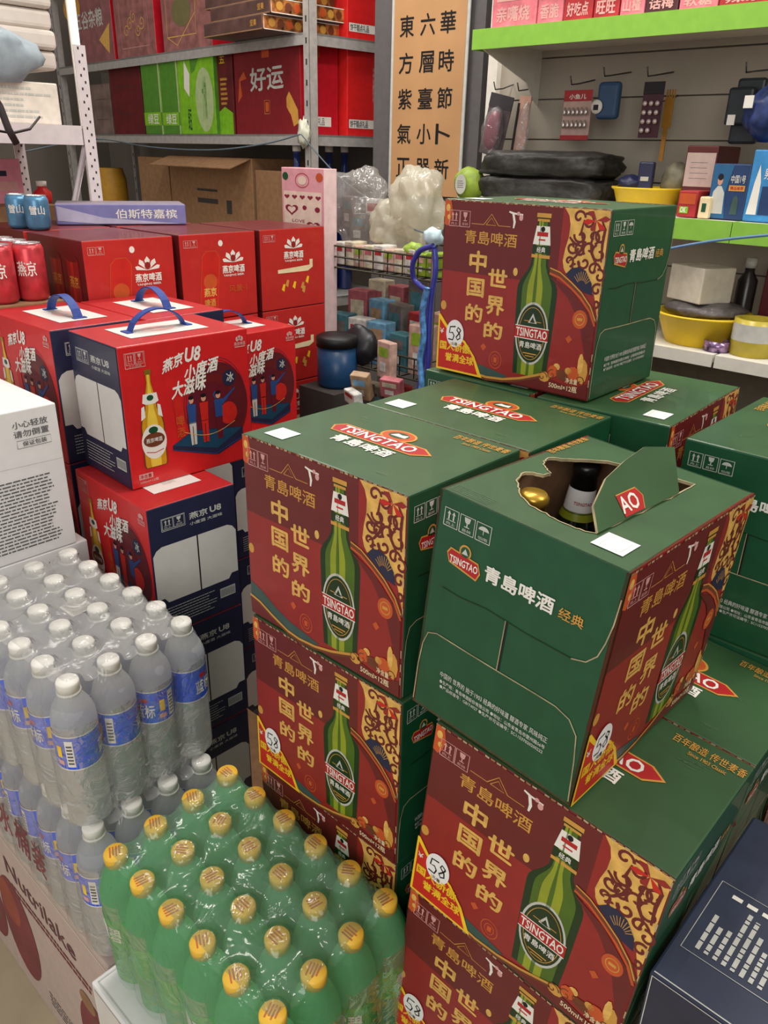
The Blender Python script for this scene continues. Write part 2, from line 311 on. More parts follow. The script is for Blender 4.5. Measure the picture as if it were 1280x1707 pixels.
def beer_side(mb, o, ux, uy):
    A = Art(mb, o, ux, uy, TD, TH)
    for k, (a, b) in zip(('up', 'glass', 'wet'), ((.045, .128), (.14, .226), (.238, .322))): A.icon(k, a, .868, b, .94, silver)
    A.poly([(.09, .765), (.11, .79), (.28, .775), (.3, .735), (.28, .70), (.11, .725)], gold, 1); A.poly([(.097, .762), (.113, .783), (.277, .769), (.293, .738), (.277, .707), (.113, .732)], logored, 2)
    A.ell(.197, .795, .036, .03, gold, 1); A.ell(.197, .795, .027, .022, grn, 2); A.poly([(.178, .785), (.197, .81), (.216, .785)], silver, 3)
    A.text('TSINGTAO', .112, .718 + .012, .282, .76, white, 3, .02, rise=-.0)
    A.text('青島啤酒', .325, .725, .705, .79, white, 2, .025); A.text('经典', .735, .728, .86, .772, gold, 2, .01)
    fl = [(.09, .605), (.2, .6), (.365, .612), (.6, .6), (.84, .6), (.91, .617), (.955, .66), (.975, .72), (.99, .8), (.995, .9)]
    A.line(fl, .0012, dgrn, 1); A.line(fl[4:], .0012, tan, 2)
    lo = [(.006, .02), (.008, .2), (.02, .31), (.045, .37), (.1, .388), (.3, .384), (.5, .382), (.7, .382), (.82, .38), (.9, .36), (.95, .31), (.97, .2), (.99, .02)]
    A.line(lo, .0013, tan, 2); A.rect(.483, .383, .495, .608, black, 2); A.line([(.482, .385), (.482, .608)], .0009, tan, 3)
    A.text('中国的 世界的 始于1903 经典的好味道 醇酒专家 风味纯正', .16, .205, .82, .232, silver, 2, .01); A.text('●生产商：青岛啤酒股份有限公司 ●地址：山东省青岛市登州路56号', .163, .174, .815, .193, silver, 2); A.text('●产品标准号：GB/T4927 ●生产许可证编号：SC11537020200222', .168, .15, .81, .168, silver, 2)
def beer_top(A, logo=True, label=True):
    if logo:
        A.poly([(.2, .52), (.235, .585), (.72, .585), (.79, .52), (.72, .44), (.235, .44)], gold, 1); A.poly([(.21, .52), (.24, .574), (.715, .574), (.775, .52), (.715, .451), (.24, .451)], logored, 2)
        A.ell(.52, .645, .095, .095, gold, 1, 24); A.ell(.52, .645, .083, .082, orange, 2, 24); A.ell(.52, .65, .055, .05, grn, 3); A.poly([(.48, .63), (.5, .675), (.53, .665), (.56, .68), (.565, .63)], white, 4)
        A.text('TSINGTAO', .26, .465, .70, .56, white, 5, .02); A.text('青島啤酒', .32, .31, .66, .415, white, 2, .025)
        A.text('百年酿造 传世麦香', .7, .86, .99, .93, gold, 2, .01); A.text('Since 1903 Classic', .78, .81, .93, .84, gold, 2)
    if label: A.rect(.075, .09, .2, .24, whiteface, 3); A.frame(.095, .115, .18, .215, .0008, silver, 4)
SC = [mat('scuffed_film_streak', (104, 128, 100), .3, noise=.3, scale=200)]
def scuffs(A, seed, n=14):
    R = random.Random(seed)
    for c in range(3):
        cu, cv = R.uniform(.1, .85), R.uniform(.1, .85)
        for i in range(n // 3):
            u, v = cu + R.uniform(-.04, .04), cv + R.uniform(-.05, .05); A.line([(u, v), (u + R.uniform(.03, .07), v + R.uniform(-.01, .02))], .0005, SC[0], 1, True)
def sticker58(par, o, ux, uy, off=.0020):
    mb = MB(); A = Art(mb, o, ux, uy, TW, TH, off)
    A.ell(.125, .235, .062, .083, whiteface, 0, 28); 
    A.line([(.128, .278), (.09, .272), (.086, .235), (.108, .24), (.12, .222), (.112, .195), (.08, .197)], .0022, black, 1)
    A.line([(.165, .262), (.145, .275), (.138, .258), (.16, .235), (.163, .212), (.145, .2), (.135, .215), (.155, .24), (.165, .262)], .0022, black, 1)
    A.text('元/箱', .105, .163, .145, .183, black, 1); mb.build('price_sticker', par)
def make_case(promo, seed):
    root = empty('beer_case'); mb = MB()
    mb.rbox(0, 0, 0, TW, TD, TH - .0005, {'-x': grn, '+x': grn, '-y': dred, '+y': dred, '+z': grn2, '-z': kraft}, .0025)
    beer_front(mb, (0, 0, 0), (1, 0, 0), (0, 0, 1), promo)
    beer_side(mb, (TW, 0, 0), (0, 1, 0), (0, 0, 1)); beer_side(mb, (0, TD, 0), (0, -1, 0), (0, 0, 1))
    A = Art(mb, (0, 0, TH - .0005), (1, 0, 0), (0, 1, 0), TW, TD); beer_top(A); scuffs(A, seed)
    mb.build('carton', root)
    if promo: sticker58(root, (0, 0, 0), (1, 0, 0), (0, 0, 1), .0052) if False else sticker58(root, (0, -.0, 0), (1, 0, 0), (0, 0, 1))
    return root
# ------------------------------------------------------------------ beer case stacks
HID = 'green beer carton low in a stack behind the front cases'
cA = make_case(False, 1); cP = make_case(True, 2)
G_ST = 'red and green beer cases'
cA.matrix_world = TR(-.7612, .5677, 1.0203 + .0); tag(cA, 'beer case with bottle picture and no price sticker, top of the front left stack', 'beer case', G_ST)
A_ = (-.755, .5677)
cP.matrix_world = TR(-.7565, .5650, .7595); tag(cP, 'beer case with 58 sticker right behind the green bottles, second in its stack', 'beer case', G_ST)
GH = 'hidden lower beer cases'
for k in range(3): dup(cA, TR(-.757, .567, .5 - .2601 * k + .0), ('third', 'fourth', 'lowest')[k] + ' beer case of the front left stack, counted from its top', GH)
def stack(x, y, rz, top, n, base, label, first=0):
    for k in range(first, n):
        z = top - TH - k * (TH + .0003)
        dup(base, TR(x, y, z, rz), label if k == 0 else ('top', 'second', 'third', 'fourth', 'lowest')[k] + ' beer case down, stack of the ' + ' '.join(label.split(',')[0].replace('beer case ', 'case ').split()[:9]), G_ST if k == 0 else GH)
stack(-.7527, .7785, .4, 1.2775, 5, cA, 'beer case directly behind the front left stack, its top showing, before the highest case')
MT1 = M3(((.9999, -.0175, -.004), (.0169, .9998, -.006), (.0167, .006, .9998)), (-.806, 1.003, 1.2815))
MT1 = TR(-.806, 1.003, 1.281, 1.0)
dup(cP, MT1, 'highest beer case of all, alone on top, with 58 sticker and green side', G_ST)
stack(-.617, .992, 90, 1.2775, 5, cA, 'beer case directly beneath the highest case')
stack(-.398, .998, 92.8, 1.2785, 5, cA, 'beer case turned sideways right of the highest case, red face to the right')
stack(-.1595, .966, 90, 1.279, 5, cA, 'beer case at the right edge, behind and right of the torn open case')
FR = ((.9976, -.012, .0677), (.0099, .9994, .0322), (-.0681, -.0315, .9972))
FP = Vector((-.4373, .5447, .7767)); upv = Vector((.0677, .0322, .9972)); yv = Vector((-.012, .9994, -.0315))
dup(cP, M3(FR, FP), 'beer case directly under the torn open case, its red bottle picture facing front', G_ST)
dup(cP, M3(FR, FP - upv * .2604), 'beer case at the bottom edge, second below the torn open case', G_ST)
dup(cA, TR(-.462, .535, .2275), 'beer case hidden at the bottom of the right front stack', GH)
dup(cA, M3(FR, FP + yv * .2065), 'beer case behind the lower right stack, green top showing right of the torn case', G_ST)
dup(cA, M3(FR, FP + yv * .2065 - upv * .2604), 'second beer case down, behind the lower right stack', GH)
dup(cA, TR(-.462, .742, .2275), 'lowest beer case behind the lower right stack, on the pallet', GH)
pl = MB()
for k in range(5): pl.box(-.47, .54 + k * .085, .2, -.15, .60 + k * .085, .2265, kraft)
for k in range(3): pl.box(-.47 + k * .13, .54, .0, -.41 + k * .13, .94, .2, kraft)
tag(pl.build('wooden_pallet'), 'wooden pallet block on the floor beneath the right front beer cases', 'pallet')
# ------------------------------------------------------------------ torn open case
MBX = M3(((.0137, -.9977, .0658), (.9993, .0159, .0328), (-.0337, .0653, .9973)), (-.2522, .5512, 1.0385 - .008))
oc = empty('open_beer_case', mw=MBX); tag(oc, 'torn open beer case turned sideways with a gaping hole in its green top', 'beer case', G_ST)
inner = mat('bare_kraft_inside', (138, 104, 74), .85, noise=.12)
mb = MB(); t_ = .003
for (a, b, c_, d, m) in ((0, 0, TW, t_, red), (0, TD - t_, TW, TD, red), (0, 0, t_, TD, grn), (TW - t_, 0, TW, TD, grn)):
    mb.box(a, b, 0, c_, d, TH, m)
mb.box(0, 0, 0, TW, TD, t_, kraft)
for (a, b, c_, d) in ((t_, t_, TW - t_, t_ * 1.2), (t_, TD - t_ * 1.2, TW - t_, TD - t_), (t_, t_, t_ * 1.2, TD - t_), (TW - t_ * 1.2, t_, TW - t_, TD - t_)): mb.box(a, b, t_, c_, d, TH - .002, inner)
beer_front(mb, (0, 0, 0), (1, 0, 0), (0, 0, 1), True); beer_side(mb, (TW, 0, 0), (0, 1, 0), (0, 0, 1)); beer_side(mb, (0, TD, 0), (0, -1, 0), (0, 0, 1))
mb.build('carton', oc)
hole = [(.602, .925), (.66, .855), (.72, .79), (.79, .70), (.842, .541), (.865, .423), (.873, .252), (.694, .251), (.5, .258), (.28, .264), (.15, .281), (.128, .36), (.133, .482), (.145, .58), (.163, .651), (.2, .73), (.246, .786), (.31, .85), (.38, .88), (.41, .86), (.43, .8), (.47, .79), (.5, .85), (.55, .91)]
Rn = random.Random(5); hj = []
for i in range(len(hole)):
    a, b = hole[i], hole[(i + 1) % len(hole)]
    for k in range(4):
        t = k / 4; hj.append((a[0] + (b[0] - a[0]) * t + Rn.uniform(-.006, .006) * (k > 0), a[1] + (b[1] - a[1]) * t + Rn.uniform(-.007, .007) * (k > 0)))
mb = MB()
def lid(z, m, flip):
    bm = bmesh.new(); outer = [(0, 0), (1, 0), (1, 1), (0, 1)]
    vo = [bm.verts.new((u * TW, v * TD, z)) for u, v in outer]; vh = [bm.verts.new((u * TW, v * TD, z)) for u, v in hj]
    ed = [bm.edges.new((vo[i], vo[(i + 1) % 4])) for i in range(4)] + [bm.edges.new((vh[i], vh[(i + 1) % len(vh)])) for i in range(len(vh))]
    bmesh.ops.triangle_fill(bm, edges=ed, use_beauty=True)
    bm.verts.index_update(); mb.add([v.co.copy() for v in bm.verts], [tuple(v.index for v in f.verts) for f in bm.faces], m); bm.free()
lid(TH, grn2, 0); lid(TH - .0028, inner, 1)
V = []; 
for u, v in hj: V += [(u * TW, v * TD, TH), (u * TW, v * TD, TH - .0028)]
n = len(hj); mb.add(V, [(2 * i, 2 * i + 1, (2 * i + 3) % (2 * n), (2 * i + 2) % (2 * n)) for i in range(n)], tan)
A = Art(mb, (0, 0, TH), (1, 0, 0), (0, 1, 0), TW, TD)
A.text('百年酿造 传世麦香', .66, .945, .95, .99, gold, 2, .01); A.rect(.075, .09, .195, .245, whiteface, 3); A.frame(.095, .115, .175, .215, .0008, silver, 4)
A.line([(u * 1.0, v) for u, v in hj] + [hj[0]], .0016, tan, 1)
for k in range(5): A.line([(.03 + .012 * k, .75), (.03 + .012 * k, .98)], .0005, SC[0], 1)
mb.build('torn_lid', oc)
# standing flap hinged along the near edge of the hole
mb = MB(); p0 = Vector((.15 * TW, .275 * TD, TH)); p1 = Vector((.72 * TW, .255 * TD, TH)); e = (p1 - p0).normalized(); up2 = Vector((.10, .72, .69)).normalized()
fa = [p0, p1, p1 + e * .035 + up2 * .046, p1 - e * .02 + up2 * .058, p1 - e * .065 + up2 * .052, p0 + e * .05 + up2 * .043, p0 + e * .012 + up2 * .024]
nn = e.cross(up2).normalized(); th = nn * .0028
mb.add([p + th for p in fa], [tuple(range(len(fa)))], grn2); mb.add([p for p in fa], [tuple(reversed(range(len(fa))))], inner)
nf = len(fa); mb.add([q for p in fa for q in (p, p + th)], [(2 * i, 2 * i + 1, (2 * i + 3) % (2 * nf), (2 * i + 2) % (2 * nf)) for i in range(nf)], tan)
for sgn, off in ((1, Vector(th)), (-1, Vector((0, 0, 0)))):
    pass
if nn.dot(Vector((0, -1, 0))) > 0: fo, fx = p0 + th, e
else: fo, fx = p0, e
A = Art(mb, p0 + (th if nn.y < 0 else Vector((0, 0, 0))), e, up2, .1, .05, .0006)
A.poly([(.5, .03), (.86, .03), (.93, .28), (.86, .48), (.5, .48)], logored, 1); A.line([(.5, .48), (.86, .48), (.93, .28), (.86, .03)], .001, gold, 2); A.text('AO', .5, .1, .82, .42, white, 2, .02)
mb.build('torn_flap', oc)
sticker58(oc, (0, 0, 0), (1, 0, 0), (0, 0, 1))
# beer bottles in the open case
glassg = mat('dark_green_glass', (10, 26, 14), .12, noise=.02, coat=.5); foil = mat('black_neck_foil', (20, 20, 20), .3); goldf = mat('gold_foil', (200, 160, 60), .3, metal=.7)
def beer_bottle():
    r = empty('beer_bottle'); mb = MB()
    mb.lathe([(.030, 0), (.033, .004), (.033, .14), (.031, .155), (.022, .175), (.0165, .19), (.0145, .215), (.0125, .235), (.0135, .238), (.0135, .242)], glassg, 24); mb.build('glass_body', r)
    mb = MB(); mb.lathe([(.0178, .188), (.0157, .215)], whiteface, 24, cap=False); mb.lathe([(.0215, .178), (.0180, .1875)], lgrn, 24, cap=False); mb.lathe([(.0196, .183), (.0182, .187)], dgrn, 24, cap=False)
    V, P = text2d('TSINGTAO', .02); mb.add([((.0172 + q * 4e-5) * math.cos(-1.9 + x * 1.3), (.0172 + q * 4e-5) * math.sin(-1.9 + x * 1.3), .197 + y * .004) for x, y, q in V], P, logored)
    mb.lathe([(.0176, .2035), (.0172, .206)], black, 24, cap=False) if False else None
    mb.build('neck_label', r)
    mb = MB(); mb.lathe([(.0158, .2155), (.0142, .233), (.0158, .2335), (.0162, .241), (.013, .2455)], foil, 24); mb.build('crown_cap', r); return r
b0 = beer_bottle()
for i, (bx_, by_, lab) in enumerate(((.222, .168, 'dark beer bottle with white neck label in the torn case hole'), (.094, .156, 'beer bottle with gold cap at the left rim of the hole in the torn case'), (.236, .04, 'beer bottle in shadow beneath the standing flap of the torn case'))):
    Mw = MBX @ Matrix.Translation((bx_, by_, .0045))
    if i == 0: b0.matrix_world = Mw @ Matrix.Rotation(-1.15, 4, 'Z'); tag(b0, lab, 'bottle', 'beer bottles in the torn case')
    else:
        q = dup(b0, Mw, lab, 'beer bottles in the torn case')
        if i == 1:
            for c in kids(q):
                if c.name.startswith('crown_cap'): c.data = c.data.copy(); c.data.materials[0] = goldf; c['label'] = 'gold crown cap'
# ------------------------------------------------------------------ room
mb = MB(); mb.box(-5.4, -1.6, -.05, 2.2, 3.05, 0, mat('floor_tile', (186, 172, 144), .35, noise=.08, scale=8)); struct(mb.build('floor'))
wallm = mat('wall_paint', (120, 112, 104), .85, noise=.04, scale=6)
mb = MB(); mb.box(-5.4, 3.05, 0, 2.2, 3.1, 3.1, wallm); struct(mb.build('wall_back'))
mb = MB(); mb.box(-5.5, -1.6, 0, -5.4, 3.1, 3.1, wallm); struct(mb.build('wall_left'))
mb = MB(); mb.box(2.2, -1.6, 0, 2.3, 3.1, 3.1, wallm); struct(mb.build('wall_right'))
# ------------------------------------------------------------------ U8 beer boxes (red front, navy and white side)
YW, YD, YH = .2656, .1824, .2590
ured = mat('gift_red', (206, 34, 36), .38, noise=.04, coat=.2); utop = mat('gift_red_top', (176, 34, 36), .42, noise=.05, coat=.15); unavy = mat('gift_navy', (38, 40, 68), .42, coat=.1); upanel = mat('gift_white_panel', (216, 212, 206), .45, noise=.02)
maroon = mat('gift_maroon', (96, 20, 34), .45); amber = mat('amber_glass_print', (206, 148, 30), .4); amber2 = mat('amber_highlight', (236, 200, 70), .4); tealb = mat('stage_teal', (24, 66, 92), .45); skin = mat('print_skin', (206, 150, 124), .5); bluep = mat('print_blue', (40, 72, 130), .45)
def u8_front(mb, o, ux, uy):
    A = Art(mb, o, ux, uy, YW, YH)
    A.ell(.72, .46, .25, .33, dred, 0, 36); A.ell(.66, .40, .2, .26, maroon, 1, 30)
    for k in range(7): A.ring(.70, .5, .16 + k * .016, .22 + k * .018, .0009, maroon if k % 2 else navy, 2, 40)
    A.frame(.046, .85, .186, .95, .0012, pinkw, 2); A.line([(.116, .87), (.116, .95)], .001, pinkw, 2); A.icon('up', .055, .872, .11, .945, pinkw, 2); A.icon('glass', .122, .872, .178, .945, pinkw, 2); A.text('小心轻放', .07, .854, .16, .868, pinkw, 3)
    A.text('燕京', .30, .775, .455, .865, white, 5, .03, .02, .045); A.text('U8', .475, .83, .59, .925, white, 5, .035, .02); A.text('小度酒', .46, .70, .725, .80, white, 5, .03, .02, .035); A.text('大滋味', .355, .585, .62, .70, white, 5, .03, .02, .03)
    for k in range(3): A.ell(.927 + (k - 1) * .018, .93 + .008 * (k == 1), .014, .018, pinkw, 3, 10)
    A.text('燕京啤酒', .882, .882, .975, .908, pinkw, 3, .02); A.rect(.885, .870, .972, .877, pinkw, 3)
    L = [(.018, .80), (.017, .73), (.04, .63), (.045, .55), (.08, .47), (.088, .43), (.088, .15), (.08, .13)]; c = .195
    A.poly([(c - a, v) for a, v in L] + [(c + a, v) for a, v in reversed(L)], brown, 3)
    for k_, m, l in ((.9, amber, 4), (.45, amber2, 5)): A.poly([(c - a * k_, v + .004) for a, v in L] + [(c + a * k_, v + .004) for a, v in reversed(L)], m, l)
    A.rect(.172, .79, .218, .825, goldf, 6); A.poly([(.145, .66), (.245, .66), (.255, .60), (.225, .585), (.165, .585), (.135, .60)], white, 6); A.ell(.195, .63, .025, .02, grn, 7); A.poly([(.125, .57), (.147, .58), (.148, .50), (.115, .48)], white, 6); A.poly([(.265, .57), (.243, .58), (.242, .50), (.275, .48)], white, 6)
    A.ell(.195, .315, .093, .125, white, 6, 28); A.ell(.195, .33, .08, .052, brown, 7, 24); A.text('燕京啤酒', .135, .312, .255, .345, white, 8, .01); A.ell(.195, .40, .035, .025, grn, 7); A.line([(.13, .25), (.195, .235), (.26, .25)], .0015, logored, 7)
    A.rect(.055, .06, .16, .1, pinkw, 3); A.text('净含量', .062, .066, .15, .094, logored, 4); A.text('500ml×12瓶', .06, .03, .2, .05, pinkw, 3)
    A.poly([(.33, .25), (.5, .33), (.915, .27), (.915, .18), (.70, .10), (.66, .105), (.33, .215)], navy, 3); A.poly([(.335, .25), (.5, .325), (.91, .265), (.69, .15)], tealb, 4); A.line([(.33, .22), (.67, .11), (.915, .19)], .0012, bluep, 5)
    A.poly([(.36, .58), (.43, .60), (.45, .33), (.38, .35)], vred, 4); A.text('啤', .375, .38, .435, .46, orange, 5, .02); A.text('酒', .375, .3, .435, .37, orange, 5)
    A.ell(.8, .40, .075, .085, vred, 4); A.ell(.82, .66, .055, .06, navy, 4); A.text('冰', .80, .63, .86, .70, silver, 5, .02); A.ell(.76, .58, .04, .04, maroon, 4)
    for u, m1, m2 in ((.5, bluep, silver), (.6, vred, vred), (.72, bluep, maroon)):
        A.ell(u, .55, .02, .024, skin, 6, 10); A.ell(u, .57, .022, .015, black, 7, 10)
        A.poly([(u - .035, .52), (u + .035, .52), (u + .028, .38), (u - .028, .38)], m1, 6); A.poly([(u - .028, .39), (u + .028, .39), (u + .024, .22), (u - .02, .22)], m2, 6); A.rect(u - .003, .22, u + .003, .36, maroon, 7)
    A.poly([(.74, .50), (.86, .585), (.865, .575), (.75, .47)], bluep, 7); A.poly([(.47, .52), (.48, .56), (.5, .5)], bluep, 7); A.line([(.7, .53), (.68, .56), (.7, .58)], .003, bluep, 7)
    A.line([(.43 + .42 * (i / 16), .33 - .06 * math.sin(math.pi * i / 16)) for i in range(17)], .001, gold2, 8)
def u8_side(mb, o, ux, uy):
    A = Art(mb, o, ux, uy, YD, YH)
    A.rect(.012, .012, .988, .988, unavy, 0)
    A.poly([(.02, .3), (.1, .3), (.14, .26), (.86, .26), (.9, .3), (.98, .3), (.98, .64), (.94, .68), (.88, .70), (.12, .70), (.06, .68), (.02, .64)], upanel, 1)
    A.rect(.512, .26, .528, .70, black, 2); A.frame(.14, .81, .40, .90, .001, silver, 2); A.icon('up', .15, .82, .265, .895, silver, 2); A.icon('glass', .275, .82, .39, .895, silver, 2)
    A.text('燕京', .45, .835, .66, .885, silver, 2, .02); A.text('U8', .69, .84, .82, .885, silver, 2, .03); A.text('小度酒 大滋味', .45, .79, .83, .815, silver, 2)
    A.rect(.74, .12, .93, .2, silver, 2)
    for k in range(14): A.rect(.75 + k * .0125, .13, .755 + k * .0125, .19, unavy, 3)
    A.lines(.1, .06, .7, .22, 7, silver, 2, .25, 4)
def u8_label(A):
    A.poly([(.2, .26), (.8, .26), (.8, .8), (.2, .8)], upanel, 1); A.ell(.5, .53, .13, .12, pinkw, 2); A.text('燕京啤酒', .3, .45, .7, .60, silver, 3, .01)
def make_u8():
    r = empty('gift_beer_box'); mb = MB()
    mb.rbox(0, 0, 0, YW, YD, YH - .0004, {'-x': unavy, '+x': unavy, '-y': ured, '+y': ured, '+z': utop, '-z': kraft}, .0025)
    u8_front(mb, (0, 0, 0), (1, 0, 0), (0, 0, 1)); u8_front(mb, (YW, YD, 0), (-1, 0, 0), (0, 0, 1))
    u8_side(mb, (YW, 0, 0), (0, 1, 0), (0, 0, 1)); u8_side(mb, (0, YD, 0), (0, -1, 0), (0, 0, 1))
    u8_label(Art(mb, (0, 0, YH - .0004), (1, 0, 0), (0, 1, 0), YW, YD)); mb.build('carton', r)
    return r
strapm = mat('blue_strap', (34, 62, 140), .6, noise=.15, scale=300)
def add_handle(r, h=.035):
    mb = MB(); pts = [(YW * (.29 + .42 * i / 14), YD * .53, YH + .002 + h * math.sin(math.pi * i / 14) ** .6) for i in range(15)]
    mb.ribbon(pts, (0, .018, 0), .0022, strapm); hnd = mb.build('handle', r)
    for u in (.27, .73): mb = MB(); mb.box(YW * u - .006, YD * .53 - .013, YH - .0002, YW * u + .006, YD * .53 + .013, YH + .0022, strapm); mb.build('handle_anchor', hnd)
uP = make_u8(); add_handle(uP); uN = make_u8()
GU = 'red gift boxes of beer with blue strap handles'; GUH = 'hidden lower gift boxes of beer'
uP.matrix_world = TR(-1.2166, .659, 1.0365, 87.6); tag(uP, 'red gift box of beer with amber bottle and three figures, in front at left', 'gift box', GU)
uN.matrix_world = TR(-1.391, .638, .7768, -2.0); tag(uN, 'gift beer box turned with its navy and white side forward, under the red front one', 'gift box', GU)
s_ = MB(); s_.box(.11, .09, YH, .15, .115, YH + .003, strapm)
for k in range(2, 4): dup(uN, TR(-1.391, .638, .7768 - .2593 * (k - 1), -2.0), ('second' if k == 2 else 'third') + ' navy sided gift box below the red front one, behind the water bottles', GU)
def ustack(x, y, rz, z, label, n=4):
    dup(uP, TR(x, y, z, rz), label, GU)
    for k in range(1, n): dup(uN, TR(-1.66 if rz else x, y, z - .2593 * k, 0), ('', 'second', 'third', 'lowest')[k] + ' box down under the ' + ' '.join(label.split(',')[0].split()[:10]), GUH)
ustack(-1.475, 1.008, 89, .956, 'gift box of beer behind the front one, to its right, touching the beer cases')
ustack(-1.415 - YW, .640, 0, 1.0365, 'gift box of beer at the left edge, dark side of its art facing forward')
ustack(-1.657, .826, 0, 1.0365, 'gift box of beer with strap handle in the back row of the gift boxes')
mb = MB(); mb.box(-1.68, .64, 0, -1.12, 1.005, .258, kraft); tag(mb.build('cardboard_box'), 'brown cardboard base on the floor under the gift boxes', 'box')
mb = MB(); mb.box(-1.655, 1.01, 0, -1.40, 1.18, .1775, kraft); tag(mb.build('cardboard_box'), 'brown cardboard base under the rear right gift boxes', 'box')
# ------------------------------------------------------------------ red can cartons
RW, RD, RH = .224, .26, .205
def can_front(mb, o, ux, uy, can=True, W_=RW):
    A = Art(mb, o, ux, uy, W_, RH)
    A.icon('up', .05, .85, .13, .93, pinkw); A.icon('glass', .14, .85, .22, .93, pinkw)
    cu, cv = (.68, .70) if can else (.5, .80)
    for k in range(5): a = math.radians(18 + 36 * k); A.poly([(cu, cv - .05), (cu + .13 * math.cos(a - .25), cv - .05 + .11 * math.sin(a - .2)), (cu + .15 * math.cos(a), cv - .05 + .15 * math.sin(a)), (cu + .13 * math.cos(a + .25), cv - .05 + .11 * math.sin(a + .2))], white, 1)
    A.ell(cu, cv, .035, .04, red, 2); A.text('燕京啤酒', cu - .15, cv - .17, cu + .15, cv - .08, white, 2, .03); A.text('YANJING BEER', cu - .14, cv - .215, cu + .14, cv - .185, white, 2, .02)
    if can:
        A.poly([(.27, .74), (.33, .8), (.45, .8), (.5, .72), (.43, .1), (.2, .1)], vred, 1); A.line([(.27, .74), (.33, .8), (.45, .8), (.5, .72), (.43, .1)], .0015, orange, 2); A.line([(.2, .1), (.27, .74)], .0015, orange, 2)
        A.ell(.36, .45, .09, .09, orange, 2); A.text('燕京', .27, .28, .43, .38, gold2, 3, .03); A.text('啤酒', .27, .16, .41, .25, gold, 3, .02); A.text('风景·1', .6, .30, .85, .38, orange, 2)
        A.ell(.52, .88, .03, .035, white, 2)
    else:
        A.poly([(.25, .50), (.75, .53), (.75, .60), (.8, .60), (.8, .50), (.72, .455), (.25, .455)], cream, 2)
        for k, (u, v) in enumerate(((.3, .25), (.36, .3), (.47, .27), (.6, .25), (.68, .32), (.62, .2))): A.poly([(u, v), (u + .03, v + .07), (u + .06, v + .06), (u + .04, v - .03)], gold if k % 2 else yellow, 2)
cred = mat('can_carton_red', (188, 40, 36), .42, noise=.04, coat=.15)
def make_can_carton(can):
    r = empty('can_carton'); mb = MB(); mb.rbox(0, 0, 0, RW, RD, RH - .0004, {'-x': dred, '+x': dred, '-y': cred, '+y': cred, '+z': dred, '-z': kraft}, .0025)
    can_front(mb, (0, 0, 0), (1, 0, 0), (0, 0, 1), can)
    for (o, ux) in (((RW, 0, 0), (0, 1, 0)), ((0, RD, 0), (0, -1, 0))):
        A = Art(mb, o, ux, (0, 0, 1), RD, RH)
        for k in range(3):
            u = .1 + k * .3; A.rect(u, .1, u + .2, .8, red, 1); A.rect(u + .06, .1, u + .11, .8, cred, 2); A.ell(u + .1, .8, .1, .035, dred, 3); A.text('燕京', u + .03, .5, u + .17, .62, gold, 3, .02)
    mb.build('carton', r); return r
rc = make_can_carton(True); rs = make_can_carton(False); GR = 'red cartons of canned beer behind the gift boxes'
XR = -1.668; ZR = 1.212
rc.matrix_world = TR(XR, .853, ZR, 90); tag(rc, 'red can carton with a can picture, leftmost in the row', 'carton', GR)
dup(rc, TR(XR, 1.094, ZR, 90), 'red can carton with a can picture, middle one in the row', GR)
rs.matrix_world = TR(XR, 1.333, ZR, 90); tag(rs, 'red carton with white banner and gold marks, top of the right end stack', 'carton', GR)
for k, t in enumerate(('second from top in the right end stack', 'third from top in the right end stack')): dup(rs, TR(XR, 1.333, ZR - .2055 * (k + 1), 90), 'red carton with white banner, ' + t, GR)
for y in (.853, 1.094, 1.333):
    for k in range(1 if y < 1.2 else 3, 6): dup(rc if y < 1.2 else rs, TR(XR, y, ZR - .2055 * k, 90), ('', 'second', 'third', 'fourth', 'fifth', 'lowest')[k] + ' red carton down in the ' + {.853: 'left', 1.094: 'middle', 1.333: 'right end'}[y] + ' stack of the red row', 'hidden red can cartons')
dup(rc, TR(XR - .275, .853, ZR, 90), 'red can carton at the back, under the blue cans', GR)
dup(rc, TR(XR - .275, 1.094, ZR, 90), 'red can carton at the back, under the lilac box', GR)
mb = MB(); mb.box(-2.20, .86, 0, -1.945, 1.31, ZR - .0005, kraft); tag(mb.build('cardboard_box'), 'brown box beneath the rear red can cartons', 'box')
mb = MB(); mb.box(-1.92, .855, 0, -1.67, 1.55, .184, kraft); tag(mb.build('cardboard_box'), 'brown cardboard base under the red can cartons', 'box')
def can(name, rgb, r_=.032, h=.117):
    o = empty(name); mb = MB(); m = mat('can_' + name, rgb, .3, metal=.35, noise=.2, scale=30); al = mat('can_aluminium', (206, 206, 206), .25, metal=.8)
    mb.lathe([(r_ * .8, 0), (r_, .008), (r_, h - .012), (r_ * .85, h - .002)], m, 24); mb.build('can_body', o)
    mb = MB(); mb.lathe([(r_ * .85, h - .002), (r_ * .86, h), (r_ * .8, h), (r_ * .78, h - .003)], al, 24); mb.build('can_end', o)
    mb = MB(); V, P = text2d('燕京' if 'red' in name else '雪山', .02)
    mb.add([((r_ + .0004 + q * 4e-5) * math.cos(-1.25 + x * 1.2), (r_ + .0004 + q * 4e-5) * math.sin(-1.25 + x * 1.2), h * .45 + y * h * .25) for x, y, q in V], P, white); mb.build('can_lettering', o); return o
pc = can('red_drink_can', (206, 66, 74)); n_ = 0
for i in range(3):
    for j in range(2):
        x, y = -1.735 - i * .066, .765 - j * .066; lab = 'pinkish red can by the left gift box, ' + ('front' if j else 'back') + ' row, ' + ('nearest the red cartons', 'middle', 'at the photo edge')[i]
        if n_ == 0: pc.location = (x, y, 1.297); tag(pc, lab, 'can', 'shrink wrapped red cans')
        else: dup(pc, TR(x, y, 1.297, 5), lab, 'shrink wrapped red cans')
        n_ += 1
